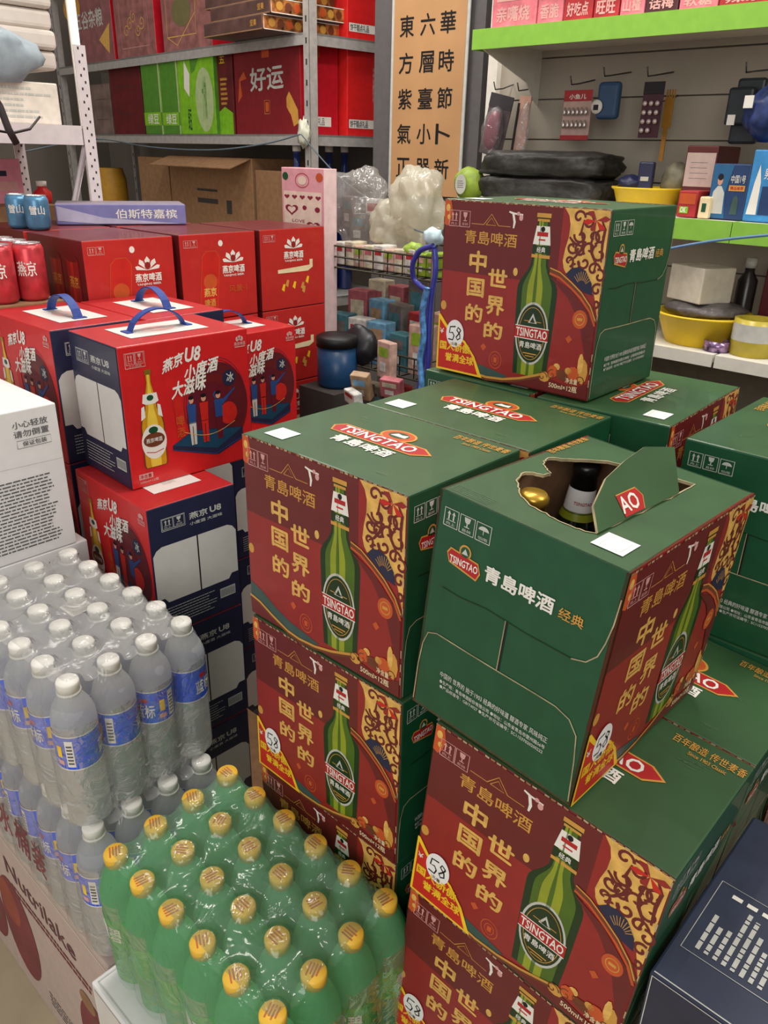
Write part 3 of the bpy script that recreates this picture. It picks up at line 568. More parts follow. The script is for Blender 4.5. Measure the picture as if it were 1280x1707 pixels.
mb = MB(); mb.box(-1.94, .645, 0, -1.685, .81, 1.2965, kraft); tag(mb.build('cardboard_box'), 'brown box under the shrink wrapped red cans', 'box')
bc = can('blue_drink_can', (90, 140, 176), .028, .076); bc.matrix_world = TR(-1.955, .90, 1.4178, 12); tag(bc, 'small blue can left of the lilac box on the red carton, right one of two', 'can', 'blue cans')
dup(bc, TR(-2.02, .885, 1.4178), 'small blue can at the left edge on the red carton, left one of two', 'blue cans')
pm = mat('purple_box', (124, 122, 176), .5); pr = empty('purple_box', (-2.04, .985, 1.4178), math.radians(62)); tag(pr, 'flat lilac box with white lettering lying across the red can cartons', 'box')
mb = MB(); mb.rbox(0, 0, 0, .32, .14, .05, {'-x': pm, '+x': pm, '-y': pm, '+y': pm, '+z': mat('purple_top', (130, 118, 130), .5), '-z': pm}, .003); A = Art(mb, (0, 0, 0), (1, 0, 0), (0, 0, 1), .32, .05)
A.poly([(.01, .2), (.01, .9), (.35, .35), (.95, .05), (.3, .06)], mat('lilac_light', (184, 180, 206), .5), 0); A.text('伯斯特嘉槟', .45, .3, .93, .75, white, 1, .01); mb.build('carton', pr)
q = at(20, 340, X=-2.36); mb = MB(); pk = mat('pink_box', (222, 140, 156), .5); e_ = empty('pink_box', (-2.42, q.y - .11, q.z)); tag(e_, 'pink box with a dark mark standing at the left edge on the white rack', 'box')
mb.rbox(0, 0, 0, .06, .15, .115, pk, .002); A = Art(mb, (.06, 0, 0), (0, 1, 0), (0, 0, 1), .15, .115); A.rect(.4, .62, .72, .74, navy, 1); A.rect(.5, .3, .9, .5, pinkw, 0); mb.build('carton', e_)
e_ = empty('red_bottle', (at(74, 343, X=-2.36).x, at(74, 343, X=-2.36).y, q.z)); tag(e_, 'small red bottle with white cap standing behind the blue cans', 'bottle'); mb = MB(); mb.lathe([(.022, 0), (.024, .01), (.024, .03), (.012, .04), (.012, .045)], ured, 16); mb.build('bottle_body', e_); mb = MB(); mb.lathe([(.014, .045), (.014, .058)], white, 16); mb.build('cap', e_)
mb = MB(); mb.box(-2.50, .62, 1.0505, -2.26, 1.118, q.z - .0005, kraft); tag(mb.build('cardboard_box'), 'brown box on the white rack that carries the pink box', 'box')
# ------------------------------------------------------------------ white cartons at the left edge
wc = mat('white_carton', (226, 224, 222), .55, noise=.02); greyp = mat('grey_print', (96, 94, 96), .6)
def white_carton(z, y1, label, top=False, hh=.268):
    r = empty('white_carton', (-1.60, .27, z)); tag(r, label, 'carton', 'white cartons at the left'); mb = MB(); W_, D_ = .30, y1 - .27
    mb.rbox(0, 0, 0, W_, D_, .268, wc, .002); A = Art(mb, (W_, 0, 0), (0, 1, 0), (0, 0, 1), D_, .268)
    A.text('小心轻放', .745, .885, .94, .93, greyp, 1); A.text('请勿倒置', .745, .825, .94, .87, greyp, 1); A.frame(.755, .755, .945, .805, .0008, greyp, 1); A.text('保证包装', .785, .765, .92, .797, greyp, 1)
    A.line([(.0, .66), (.99, .63)], .0008, silver, 1); A.lines(.0, .07, .93, .56, 21, greyp, 1, .42, 9, .06)
    if top: B = Art(mb, (0, 0, .268), (1, 0, 0), (0, 1, 0), W_, D_); B.text('牛奶', .3, .4, .6, .6, pinkw, 1)
    mb.build('carton', r); return r
white_carton(.93, .58, 'white carton full of small grey print, topmost of the stack at the left edge', True)
white_carton(.661, .60, 'white carton under the topmost one, behind the clear water bottles')
r = empty('white_carton', (-1.60, .33, .4545)); tag(r, 'low white carton at the bottom of the white stack on the pink carton', 'carton', 'white cartons at the left'); mb = MB(); mb.rbox(0, 0, 0, .30, .27, .205, wc, .002); mb.build('carton', r)
# ------------------------------------------------------------------ pinkish cartons under the water
pb = mat('pale_pink_carton', (190, 170, 160), .5, noise=.04); berry = mat('berry_red', (124, 46, 56), .5, noise=.15, scale=12); bletter = mat('letter_maroon', (104, 56, 62), .5)
for k, (x, lab) in enumerate(((-1.300, 'pale pink carton with dark red lettering and fruit, directly under the lower water pack'), (-1.757, 'pale pink carton at the left edge, beneath the stack of white cartons'))):
    r = empty('milk_carton', (x, .322, 0)); tag(r, lab, 'carton', 'pale pink drink cartons'); mb = MB(); W_ = .455; H_ = .4535; mb.rbox(0, 0, 0, W_, .27, H_, pb, .003)
    A = Art(mb, (0, 0, 0), (1, 0, 0), (0, 0, 1), W_, H_)
    A.text('Nutrilake', .13, .76, .72, .85, bletter, 2, .008); A.lines(.15, .655, .85, .715, 2, berry, 2, .5, 4); A.line([(.02, .965), (.98, .965)], .002, white, 1)
    A.ell(.12, .40, .17, .30, berry, 1, 28); A.ell(.06, .52, .1, .13, mat('fruit_orange_red', (150, 66, 50), .5, noise=.2, scale=12), 2, 20); A.ell(.80, .34, .15, .25, berry, 1, 28); A.ell(.82, .36, .08, .16, dred, 2, 24); A.ell(.75, .56, .06, .05, kraft, 2); A.lines(.32, .10, .62, .20, 4, greyp, 1, .3, 3)
    mb.build('carton', r)
# carton under the green bottles
r = empty('white_drink_carton', (-.822, .286, .232)); tag(r, 'white and grey carton with open edge beneath the green bottle pack', 'carton'); mb = MB()
mb.rbox(0, 0, 0, .40, .245, .25, wc, .003); A = Art(mb, (0, 0, .25), (1, 0, 0), (0, 1, 0), .40, .245); A.frame(.02, .03, .98, .97, .002, silver, 1); A = Art(mb, (0, 0, 0), (1, 0, 0), (0, 0, 1), .4, .25); A.rect(.02, .03, .98, .97, upanel, 1); A.lines(.1, .1, .9, .5, 8, greyp, 2, .3, 2); mb.build('carton', r)
mb = MB(); mb.box(-.80, .30, 0, -.45, .53, .2315, kraft); tag(mb.build('cardboard_box'), 'brown box on the floor under the white carton below the green bottles', 'box')
# ------------------------------------------------------------------ navy cartons lower right
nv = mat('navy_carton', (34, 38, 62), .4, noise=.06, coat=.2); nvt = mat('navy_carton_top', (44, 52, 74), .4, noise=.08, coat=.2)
def navy(x, y, z, h, w_, d, label, art=True):
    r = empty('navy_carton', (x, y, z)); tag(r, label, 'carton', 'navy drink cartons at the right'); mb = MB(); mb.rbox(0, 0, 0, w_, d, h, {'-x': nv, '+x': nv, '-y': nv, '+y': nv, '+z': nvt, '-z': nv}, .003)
    if art:
        A = Art(mb, (w_, 0, h), (0, 1, 0), (-1, 0, 0), d, w_); A.frame(.17, .72, .56, .97, .0008, silver, 1); A.lines(.20, .745, .48, .945, 8, silver, 1, .5, 5, .5)
        A.text('警告：过量饮酒有害健康', .615, .40, .645, .70, silver, 1) if False else [A.rect(.505, .76 + k * .045, .525, .79 + k * .045, white, 1) for k in range(4)]
        B = Art(mb, (0, 0, 0), (1, 0, 0), (0, 0, 1), w_, h); B.ell(.18, .62, .13, .12, yellow, 1, 28); B.ell(.18, .62, .10, .09, nv, 2, 28); B.frame(.01, .01, .99, .99, .0014, silver, 1); B.rect(.45, .3, .9, .7, silver, 1)
        A.line([(.01, .01), (.01, .99)], .0014, silver, 1)
    mb.build('carton', r); return r
navy(-.146, .55, .63, .268, .34, .27, 'navy carton at the bottom right corner with small white print on its top')
navy(-.146, .55, .36, .268, .34, .27, 'navy carton beneath the printed navy one at bottom right', False)
navy(-.11, .83, .50, .28, .33, .25, 'dark navy carton behind the printed one, lower, right of the beer cases')
mb = MB(); mb.box(-.146, .55, 0, .19, .82, .359, kraft); tag(mb.build('cardboard_box'), 'brown box on the floor under the navy cartons', 'box')
mb = MB(); mb.box(-.11, .83, 0, .21, 1.08, .499, nv); tag(mb.build('dark_box'), 'dark box on the floor under the rear navy carton', 'box')
r = empty('grey_plastic_box', (.075, .63, .8985)); tag(r, 'grey box lying on the navy carton at the right edge', 'box'); mb = MB(); mb.rbox(0, 0, 0, .12, .16, .05, mat('grey_box', (112, 112, 110), .5), .004); mb.build('body', r)
# ------------------------------------------------------------------ bottles
pet = film('clear_pet', (210, 225, 232), white=.10, gloss=.10, bump=.25, bscale=60, rough=.06)
def glassy(name, rgb, tr=.45, ior=1.33, dif=.0, rough=.04, bump=.15, bscale=45):
    m = bpy.data.materials.new(name); m.use_nodes = True; nt = m.node_tree; nt.nodes.clear(); c = lin(rgb) + (1,)
    o = nt.nodes.new('ShaderNodeOutputMaterial'); t = nt.nodes.new('ShaderNodeBsdfTransparent'); t.inputs[0].default_value = c
    g = nt.nodes.new('ShaderNodeBsdfGlass'); g.inputs['Color'].default_value = c; g.inputs['IOR'].default_value = ior; g.inputs['Roughness'].default_value = rough
    d = nt.nodes.new('ShaderNodeBsdfTranslucent'); d.inputs[0].default_value = c; d2 = nt.nodes.new('ShaderNodeBsdfDiffuse'); d2.inputs[0].default_value = c
    tc = nt.nodes.new('ShaderNodeTexCoord'); n = nt.nodes.new('ShaderNodeTexNoise'); n.inputs['Scale'].default_value = bscale; bp = nt.nodes.new('ShaderNodeBump'); bp.inputs['Strength'].default_value = bump; bp.inputs['Distance'].default_value = .01
    nt.links.new(tc.outputs['Object'], n.inputs['Vector']); nt.links.new(n.outputs['Fac'], bp.inputs['Height']); nt.links.new(bp.outputs['Normal'], g.inputs['Normal'])
    a = nt.nodes.new('ShaderNodeMixShader'); a.inputs[0].default_value = 1 - tr; nt.links.new(t.outputs[0], a.inputs[1]); nt.links.new(g.outputs[0], a.inputs[2])
    dd = nt.nodes.new('ShaderNodeMixShader'); dd.inputs[0].default_value = .5; nt.links.new(d.outputs[0], dd.inputs[1]); nt.links.new(d2.outputs[0], dd.inputs[2])
    b = nt.nodes.new('ShaderNodeMixShader'); b.inputs[0].default_value = dif; nt.links.new(a.outputs[0], b.inputs[1]); nt.links.new(dd.outputs[0], b.inputs[2]); nt.links.new(b.outputs[0], o.inputs[0]); return m
wpet = glassy('water_pet', (246, 247, 246), .30, 1.33, .50, .05, .6, 80); gpet = glassy('green_pet', (140, 232, 168), .35, 1.33, .60)
capw = mat('white_cap', (226, 224, 216), .45, noise=.02); capy = mat('yellow_cap', (236, 188, 62), .4, noise=.05); capr = mat('cap_print', (188, 96, 50), .5)
lblue = mat('label_blue', (40, 90, 225), .4, noise=.04, scale=60); lgreen = mat('label_green', (20, 170, 60), .4)
BH = .247
def water_bottle():
    r = empty('water_bottle'); mb = MB(); P = [(.018, .002), (.026, 0), (.0305, .006), (.0308, .014)]
    z = .02; i = 0
    while z < .108: P += [(.0308, z), (.0288, z + .0045)]; z += .0098
    P += [(.0303, .110), (.0303, .176), (.0308, .180), (.030, .192), (.026, .206), (.019, .218), (.0135, .226), (.013, .232)]
    mb.lathe(P, wpet, 28); mb.build('bottle_body', r)
    mb = MB(); mb.lathe([(.0135, .2275), (.0165, .2278), (.0165, .231)], capw, 24)
    V = []
    mb.lathe([(.0152, .2315), (.0155, .244), (.0145, .247)], capw, 30); c = mb.build('cap', r)
    mb = MB(); mb.lathe([(.0313, .115), (.0313, .172)], lblue, 32, cap=False); mb.lathe([(.0314, .1135), (.0314, .1155)], white, 32, cap=False); mb.lathe([(.0314, .1715), (.0314, .1735)], white, 32, cap=False)
    def wrap(t, a0, a1, z0, z1, m, rr=.0319):
        V, P = text2d(t, .02); mb.add([((rr + q * 4e-5) * math.cos(a0 + x * (a1 - a0)), (rr + q * 4e-5) * math.sin(a0 + x * (a1 - a0)), z0 + y * (z1 - z0)) for x, y, q in V], P, m)
    def patch(a0, a1, z0, z1, m, rr=.0316):
        n = 6; V = []
        for i in range(n + 1): a = a0 + (a1 - a0) * i / n; V += [(rr * math.cos(a), rr * math.sin(a), z0), (rr * math.cos(a), rr * math.sin(a), z1)]
        mb.add(V, [(2 * i, 2 * i + 2, 2 * i + 3, 2 * i + 1) for i in range(n)], m)
    for k in range(2):
        o = k * 3.14
        wrap('蓝标', -1.5 + o, -.55 + o, .126, .150, white); patch(-1.25 + o, -.85 + o, .154, .161, vred)
        patch(.15 + o, .5 + o, .12, .166, white); [patch(.2 + o, .45 + o, .125 + j * .006, .128 + j * .006, greyp, .0318) for j in range(6)]
        patch(-.3 + o, -.05 + o, .135, .155, yellow); patch(-.36 + o, .0 + o, .122, .130, pinkw)
    mb.build('label', r); return r
def green_bottle():
    r = empty('green_soda_bottle'); mb = MB(); P = [(.02, .002), (.027, 0), (.031, .008), (.031, .05), (.0295, .075), (.031, .10), (.0312, .165), (.030, .18), (.025, .20), (.0185, .216), (.0135, .225), (.0132, .231)]
    mb.lathe(P, gpet, 26); mb.build('bottle_body', r)
    mb = MB(); mb.lathe([(.0155, .230), (.0158, .244), (.0145, .247)], capy, 26)
    for k in range(4): mb.box(-.009, -.0075 + k * .004, .2471, .008 - (k % 2) * .003, -.0055 + k * .004, .2473, capr)
    mb.build('cap', r)
    mb = MB(); mb.lathe([(.0316, .085), (.0316, .145)], lgreen, 30, cap=False)
    V, P = text2d('雪碧', .02); 
    for o in (0, 3.14): mb.add([((.0321 + q * 4e-5) * math.cos(-1.6 + o + x * 1.2), (.0321 + q * 4e-5) * math.sin(-1.6 + o + x * 1.2), .10 + y * .03) for x, y, q in V], P, white)
    mb.build('label', r); return r
def pack(base, p, s, group, lab, n_i=6, n_j=4):
    x0, y0, z0, yaw, tx, ty = p; first = True; out = []
    up_ = Vector((-tx, -ty, 1)).normalized(); xa = Vector((math.cos(yaw), math.sin(yaw), 0)); xa = (xa - up_ * xa.dot(up_)).normalized(); ya = up_.cross(xa)
    org = Vector((x0, y0, z0)); R = random.Random(3)
    B = Matrix((xa, ya, up_)).transposed().to_4x4(); B.translation = org - up_ * BH
    for j in range(n_j):
        for i in range(n_i):
            M_ = B @ Matrix.Translation((i * s, -j * s, 0)) @ Matrix.Rotation(R.choice((0, 0, .6, -.5, 1.3, -1.2)), 4, 'Z')
            L = lab(i, j)
            if first: base.matrix_world = M_; tag(base, L, 'bottle', group); first = False
            else: dup(base, M_, L, group)
    return B
ORD = ['first', 'second', 'third', 'fourth', 'fifth', 'sixth']
def lab_w(kind, where, rows):
    return lambda i, j: f'{kind} {where}, {ORD[j]} row from back, {ORD[i]} from left'
def wrap_film(name, B, s, top, side, label, ni=6, nj=4, zlow=.0, sag=.013, seed=1, print_=None):
    R = random.Random(seed); sub = 11; mb = MB()
    from mathutils import noise
    NA = ni * sub; NB = nj * sub; V = []; idx = {}
    def pos(a, b):
        # a in 0..ni , b in 0..nj cell coordinates; bottle centres at k+.5
        x = (a - .5) * s; y = -(b - .5) * s
        k = .0022
        ea = min(a, ni - a); eb = min(b, nj - b)
        if eb < .001 : y += (-1 if b < 1 else 1) * (1 - abs(math.cos(math.pi * (a - .5)))) ** 2 * .008 + (1 if b < 1 else -1) * k
        if ea < .001 : x += (1 if a < 1 else -1) * (1 - abs(math.cos(math.pi * (b - .5)))) ** 2 * .008 - (1 if a < 1 else -1) * k
        # round the corners
        cx = max(.5 - a, 0, a - (ni - .5)); cy = max(.5 - b, 0, b - (nj - .5))
        if cx > 0 and cy > 0:
            L = math.hypot(cx, cy); q = max(cx, cy) / L
            ax = .5 if a < 1 else ni - .5; by = .5 if b < 1 else nj - .5
            a2 = ax + (a - ax) * q; b2 = by + (b - by) * q; x = (a2 - .5) * s; y = -(b2 - .5) * s
        ca = min(max(round(a - .5) + .5, .5), ni - .5); cb = min(max(round(b - .5) + .5, .5), nj - .5)
        d = math.hypot((ca - .5) * s - x, -(cb - .5) * s - y)
        t = min(max((d - .0172) / .007, 0), 1); t = (t * t * (3 - 2 * t)) * .72 + .28 * min(max((d - .0172) / .024, 0), 1)
        e = max(cx, cy) * 2; e = e * e
        z = BH + .0022 - sag * t * (1 - e) - .062 * e + (noise.noise(Vector((x * 30, y * 30, seed))) * .004) * t
        return (x, y, z)
    for ia in range(NA + 1):
        for ib in range(NB + 1): idx[(ia, ib)] = len(V); V.append(Vector(pos(ia / sub, ib / sub)))
    def rim(a, b):   # taut clear film: round the outer edge and where it touches a cap
        ha, hb = (a + .5) / sub, (b + .5) / sub
        return min(a, NA - 1 - a, b, NB - 1 - b) < sub * .3 or math.hypot(ha - math.floor(ha) - .5, hb - math.floor(hb) - .5) * s < .0205
    for m_, w_ in ((top, False), (side, True)):
        mb.add(V, [(idx[(a, b)], idx[(a, b + 1)], idx[(a + 1, b + 1)], idx[(a + 1, b)]) for a in range(NA) for b in range(NB) if rim(a, b) == w_], m_, True)
    ring = [(a, 0) for a in range(NA)] + [(NA, b) for b in range(NB)] + [(a, NB) for a in range(NA, 0, -1)] + [(0, b) for b in range(NB, 0, -1)]
    lev = [0, .03, .07, .11, .15, .18 - zlow]; W_ = []
    for k, dz in enumerate(lev):
        for (a, b) in ring:
            p = V[idx[(a, b)]]; c_ = Vector(((ni / 2 - .5) * s, -(nj / 2 - .5) * s, 0)); o_ = Vector((p.x, p.y, 0)) - c_; o_.normalize()
            f = noise.noise(Vector((p.x * 40, p.y * 40, dz * 25 + seed))) * .0012 * (k > 0)
            W_.append(Vector((p.x + o_.x * f, p.y + o_.y * f, max(p.z - dz, .002 if zlow == 0 else zlow))))
    n = len(ring); mb.add(W_, [(k * n + i, (k + 1) * n + i, (k + 1) * n + (i + 1) % n, k * n + (i + 1) % n) for k in range(len(lev) - 1) for i in range(n)], side, True)
    ob = mb.build(name, mw=B); tag(ob, label, 'plastic film')
    return ob
fw_t = film('film_milky_top', (222, 220, 218), .50, .05, .6, 14, .18); fw_s = film('film_clear_side', (226, 226, 226), .14, .05, .5, 30, .10)
fg_t = film('film_clear_top', (176, 222, 190), .30, .06, .6, 14, .12); fg_s = film('film_green_side', (160, 214, 178), .22, .08, .6, 26, .08)
s_ = .063
B1 = pack(water_bottle(), (-1.226, .528, .956, .061, -.029, .018), s_, 'upper pack of clear water bottles', lab_w('water bottle', 'in the upper clear pack', 4))
B2 = pack(water_bottle(), (-1.195, .539, .7025, .003, 0, 0), s_, 'lower pack of clear water bottles', lab_w('water bottle', 'in the lower clear pack', 4))
B3 = pack(green_bottle(), (-.781, .521, .752, .029, -.03, .05), s_, 'pack of green soda bottles with yellow caps', lab_w('yellow capped green bottle', 'in its pack', 4))
f1 = wrap_film('shrink_film', B1, s_, fw_t, fw_s, 'milky shrink film around the upper pack of clear water bottles', seed=2)
f2 = wrap_film('shrink_film', B2, s_, fw_t, fw_s, 'clear shrink film around the lower pack of water bottles', seed=5)
f3 = wrap_film('shrink_film', B3, s_, fg_t, fg_s, 'shiny shrink film around the pack of green bottles with yellow caps', seed=9)
def fprint(par, items):
    mb = MB(); A = Art(mb, (-.0325, -3.5 * s_ - .0012, 0), (1, 0, 0), (0, 0, 1), 6 * s_ + .0, .2, .0012)
    for t, a, b, c_, d, m in items:
        if t: A.text(t, a, b, c_, d, m, 0, .02, .03)
        else: A.poly([(a, b), (c_, b + .08), (c_ + .02, d), (a + .05, d - .12)], m, 0)
    mb.build('film_print', par)
fprint(f2, [('水', .10, .25, .24, .62, berry), ('桶', .27, .25, .41, .62, berry), ('装', .44, .25, .56, .6, berry)])
mb = MB(); A = Art(mb, (-.0325, -3.5 * s_ - .0012, 0), (1, 0, 0), (0, 0, 1), 6 * s_, .2, .0012); A.poly([(.02, .55), (.10, .50), (.2, .22), (.23, .12), (.16, .2), (.06, .4)], vred, 0); mb.build('film_print', f1)
mb = MB(); A = Art(mb, (3 * s_ - .02 - .052, -1.4 * s_, BH - .02), (1, 0, 0), (0, 1, 0), .04, .04, .0); A.rect(0, 0, 1, 1, white, 0)
for k in range(9): A.rect(.08 + k * .1, .1, .13 + k * .1, .9, greyp, 1)
mb.build('barcode_print', f1)
# ------------------------------------------------------------------ steel rack at the back
steel = mat('galvanised_steel', (186, 182, 178), .42, metal=.25, noise=.08); steelw = mat('white_enamel_steel', (216, 206, 208), .45, noise=.04); dark = mat('dark_hole', (40, 36, 36), .8); dkb = mat('dark_board', (62, 56, 52), .8)
RX1, RX0, RY0, RY1 = -2.55, -4.15, 2.30, 2.74
RACK_START = set(bpy.data.objects)
FRAME = Matrix.Translation((RX1, RY0, 0)) @ Matrix.Rotation(math.radians(-5), 4, 'Z') @ Matrix.Translation((-RX1, -RY0, 0))   # the rack stands slightly askew
RX0 = at(112, 230, Y=RY0).x
rk = empty('steel_rack', (0, 0, 0)); tag(rk, 'tall grey steel rack along the back wall, loaded with gift boxes and brown cartons', 'rack')
for (x, y) in ((RX1, RY0), (RX1, RY1 - .03), (RX0, RY0), (RX0, RY1 - .03)):
    mb = MB(); mb.box(x - .018, y - .003, 0, x + .018, y, 2.75, steel); mb.box(x + .015, y - .003, 0, x + .018, y + .035, 2.75, steel)
    for k in range(30): mb.box(x - .004, y - .0036, .5 + k * .07, x + .004, y - .0028, .52 + k * .07, dark)
    mb.build('post', rk)
for z in (.35, 1.02, 1.655, 2.0, 2.38):
    mb = MB(); mb.box(RX0, RY0, z, RX1, RY1, z + .008, steel); mb.box(RX0, RY0, z - .032, RX1, RY0 + .004, z + .008, steel); mb.box(RX1 - .004, RY0, z - .032, RX1, RY1, z + .008, steel); mb.build('shelf', rk)
mb = MB(); mb.blob((RX1 + .0, RY0 - .02, 1.665), (.03, .018, .05), mat('white_tape_wad', (206, 206, 188), .6), .3, 3, 4); tag(mb.build('plastic_wad'), 'knotted white plastic tied on the corner post of the steel rack', 'plastic')
def gbox(name, label, cat, u0, u1, vt, zb, Y, dep, m, art=None, side=None, group=None, rad=.003, lx=0, txs=None, top=None):
    "box standing at height zb with its front on plane Y, its sides where the photo's columns u0,u1 meet it"
    vm = {1.663: 160, 2.008: 40, 1.03: 310}.get(zb, vt + 40); x0 = at(u0, vm, Y=Y).x; x1 = at(u1, vm, Y=Y).x; zt = at((u0 + u1) / 2, vt, Y=Y).z; h = zt - zb
    r = empty(name, (x0, Y, zb + .0005)); tag(r, label, cat, group); mb = MB(); W_ = x1 - x0
    mb.rbox(0, 0, 0, W_, dep, h, {'-y': m, '+y': m, '-x': side or m, '+x': side or m, '+z': top or side or m, '-z': m}, rad)
    if art: art(Art(mb, (0, 0, 0), (1, 0, 0), (0, 0, 1), W_, h), Art(mb, (W_, 0, 0), (0, 1, 0), (0, 0, 1), dep, h))
    mb.build('box_body', r); return r
gpink = mat('dusty_pink_board', (150, 96, 96), .45, noise=.14, scale=18); gred = mat('gift_box_red', (196, 24, 40), .4); grose = mat('rose_board', (160, 104, 100), .45, noise=.2, scale=25)
gmar = mat('maroon_board', (104, 28, 32), .45, noise=.15, scale=15); lime = mat('lime_green', (128, 190, 34), .45, noise=.1); lime2 = mat('lime_green_dark', (84, 140, 44), .45, noise=.08); shopr = mat('bag_red', (216, 34, 34), .4)
GG = 'gift boxes on the steel rack'; Z2 = 1.663; Z3 = 2.008
def a1(A, B): A.ell(.15, .8, .2, .2, gold, 0, 14); A.text('五谷杂粮', .2, .48, .82, .72, silver, 1, .02); A.poly([(.7, .3), (.9, .1), (.95, .5)], gold2, 0)
def a2(A, B):
    for k in range(5): A.spiral(.3 + .1 * k, .4 + .1 * (k % 3), .03, 1.3, k, gold2, 1, .004)
    A.frame(.15, .15, .85, .9, .003, pinkw, 1)
def a3(A, B): A.frame(.1, .25, .7, .98, .004, gold2, 1); A.line([(.1, .25), (.3, .1), (.7, .6), (.75, .95)], .004, gold2, 1); A.ell(.42, .65, .2, .25, mat('olive_print', (118, 110, 70), .5), 0)
for (u0, u1, vt, a, m, lab) in ((112, 186, -20, a1, gpink, 'dusty pink gift box with white lettering, first from left on the upper rack shelf'), (191, 257, -20, a2, grose, 'rose gift box with pale ornament, second on the upper shelf of the rack'), (270, 352, -20, a3, grose, 'rose gift box with olive medallion, third on the upper shelf of the rack')):
    gbox('gift_box', lab, 'gift box', u0, u1, vt, Z3, 2.32, .36, m, a, gred, GG)
def ahao(A, B):
    B.rect(.05, .09, .80, .19, white, 1); B.text('饼干糕点礼品', .08, .1, .62, .18, greyp, 2, .012); B.rect(.25, .78, .5, .93, orange, 1)
    A.text('好运', .26, .46, .76, .70, silver, 2, .02, 0, .02); A.frame(.47, .22, .55, .36, .002, gold, 1); A.rect(.485, .24, .535, .34, orange, 2); A.rect(.45, .8, .56, .88, orange, 1)
    A.poly([(.80, .38), (.84, .44), (.88, .38), (.96, .25), (.97, .12), (.90, .08), (.86, .2), (.80, .28)], gold, 1); A.poly([(.05, .35), (.12, .42), (.1, .58), (.2, .6), (.16, .68), (.08, .6)], orange, 1)
def agreen(A, B): A.ell(.72, .45, .25, .42, mat('pale_green', (176, 196, 140), .5), 1); A.poly([(.2, .98), (.34, .8), (.3, .5), (.16, .62)], white, 1); A.poly([(.36, .99), (.6, .99), (.5, .85), (.38, .8)], lime2, 1); A.text('六个核桃', .66, .2, .78, .75, lime2, 2); A.text('绿豆', .22, .05, .32, .35, grn, 2)
def acart(A, B): A.frame(.2, .3, .8, .7, .002, dkb, 1)
def anar(A, B): A.text('五', .3, .86, .6, .94, yellow, 1); A.lines(.3, .35, .7, .7, 6, gold, 1, .5, 3); A.poly([(.05, .0), (.05, .26), (.5, .34), (.95, .26), (.95, .0)], lime, 2)
gbox('gift_box', 'small pinkish grey box at the left on the middle shelf of the rack', 'gift box', 152, 183, 140, Z2, 2.34, .3, mat('greyish_box', (128, 108, 100), .5, noise=.2, scale=12), acart, None, GG)
gbox('gift_box', 'dark maroon gift box left of the green boxes on the middle shelf', 'gift box', 185, 236, 108, Z2, 2.33, .3, gmar, acart, gmar, GG)
for k, (u0, u1) in enumerate(((238, 268), (269, 298))): gbox('gift_box', ('left' if k == 0 else 'right') + ' one of two narrow green boxes on the middle shelf of the rack', 'gift box', u0, u1, 99 + k, Z2, 2.31, .3, lime2, lambda A, B: (A.rect(.0, .12, 1, .3, lime, 1), A.text('绿豆', .2, .14, .8, .28, white, 2), A.rect(.93, .0, 1, 1, mat('pale_green', (176, 196, 140), .5), 1)), lime, GG)
gbox('gift_box', 'bright lime green gift box with pale oval on the middle shelf of the rack', 'gift box', 299, 358, 96, Z2, 2.31, .3, lime, agreen, lime2, GG)
gbox('gift_box', 'narrow dark red box with lime tag between the green box and the lucky red box', 'gift box', 360, 389, 85, Z2, 2.33, .3, gmar, anar, gmar, GG)
x0_ = at(392, 140, Y=2.32).x
gb = gbox('gift_box', 'red gift box with two large silver Chinese characters and a golden figure', 'gift box', 392, 501, 62, Z2, 2.325, .19, mat('lucky_box_red', (130, 26, 34), .42, noise=.08), ahao, gred, GG)
for k, (y0, y1, zt, zz, lab) in enumerate(((2.521, 2.70, 1.985, Z2, 'bright red gift bag at the end of the middle rack shelf'), (2.52, 2.70, 2.30, Z3, 'bright red gift bag at the end of the upper rack shelf'))):
    r = empty('gift_bag', (RX1 - .018 - .21 + .0, y0, zz + .0005)); tag(r, lab, 'gift bag', 'bright red gift bags'); mb = MB(); W_ = .2; mb.rbox(0, 0, 0, W_, y1 - y0, zt - zz, shopr, .003); A = Art(mb, (W_, 0, 0), (0, 1, 0), (0, 0, 1), y1 - y0, zt - zz)
    A.rect(.05, .09, .80, .19, white, 1); A.text('饼干糕点礼品', .08, .1, .62, .18, greyp, 2, .03); 
    if k == 0: A.text('福禄寿', .75, .4, .85, .8, pinkw, 1)
    mb.build('bag_body', r)
# flat snack trays hanging over the upper shelf edge
brn = mat('brown_snack_box', (92, 64, 58), .5, noise=.2, scale=14); nut = mat('nut_picture', (176, 108, 52), .5, noise=.5, scale=40)
for k, (zz, xo, dx) in enumerate(((2.009, 0, .0), (2.060, .03, .01), (2.111, -.03, .02), (2.162, 0, .0))):
    r = empty('snack_box', (-3.05 + xo, 2.16 + .015 * k, zz)); tag(r, 'flat brown snack box jutting over the upper rack shelf, ' + ('bottom', 'second', 'third', 'top')[k] + ' of the pile', 'box', 'flat brown snack boxes'); mb = MB(); mb.rbox(0, 0, 0, .42, .40, .05, {'-x': brn, '+x': nut, '-y': brn, '+y': brn, '+z': brn, '-z': brn}, .004)
    A = Art(mb, (0, 0, 0), (1, 0, 0), (0, 0, 1), .42, .05); A.line([(.0, .06), (.99, .06), (.99, .94)], .004, kraft, 1); A.text('坚果', .8, .3, .9, .7, gold, 1)
    A = Art(mb, (.42, 0, 0), (0, 1, 0), (0, 0, 1), .40, .05); A.frame(.01, .05, .99, .95, .003, white, 1); [A.ell(.1 + .1 * i, .5, .04, .3, (gold, brown, orange)[i % 3], 1, 8) for i in range(9)]
    mb.build('box_body', r)
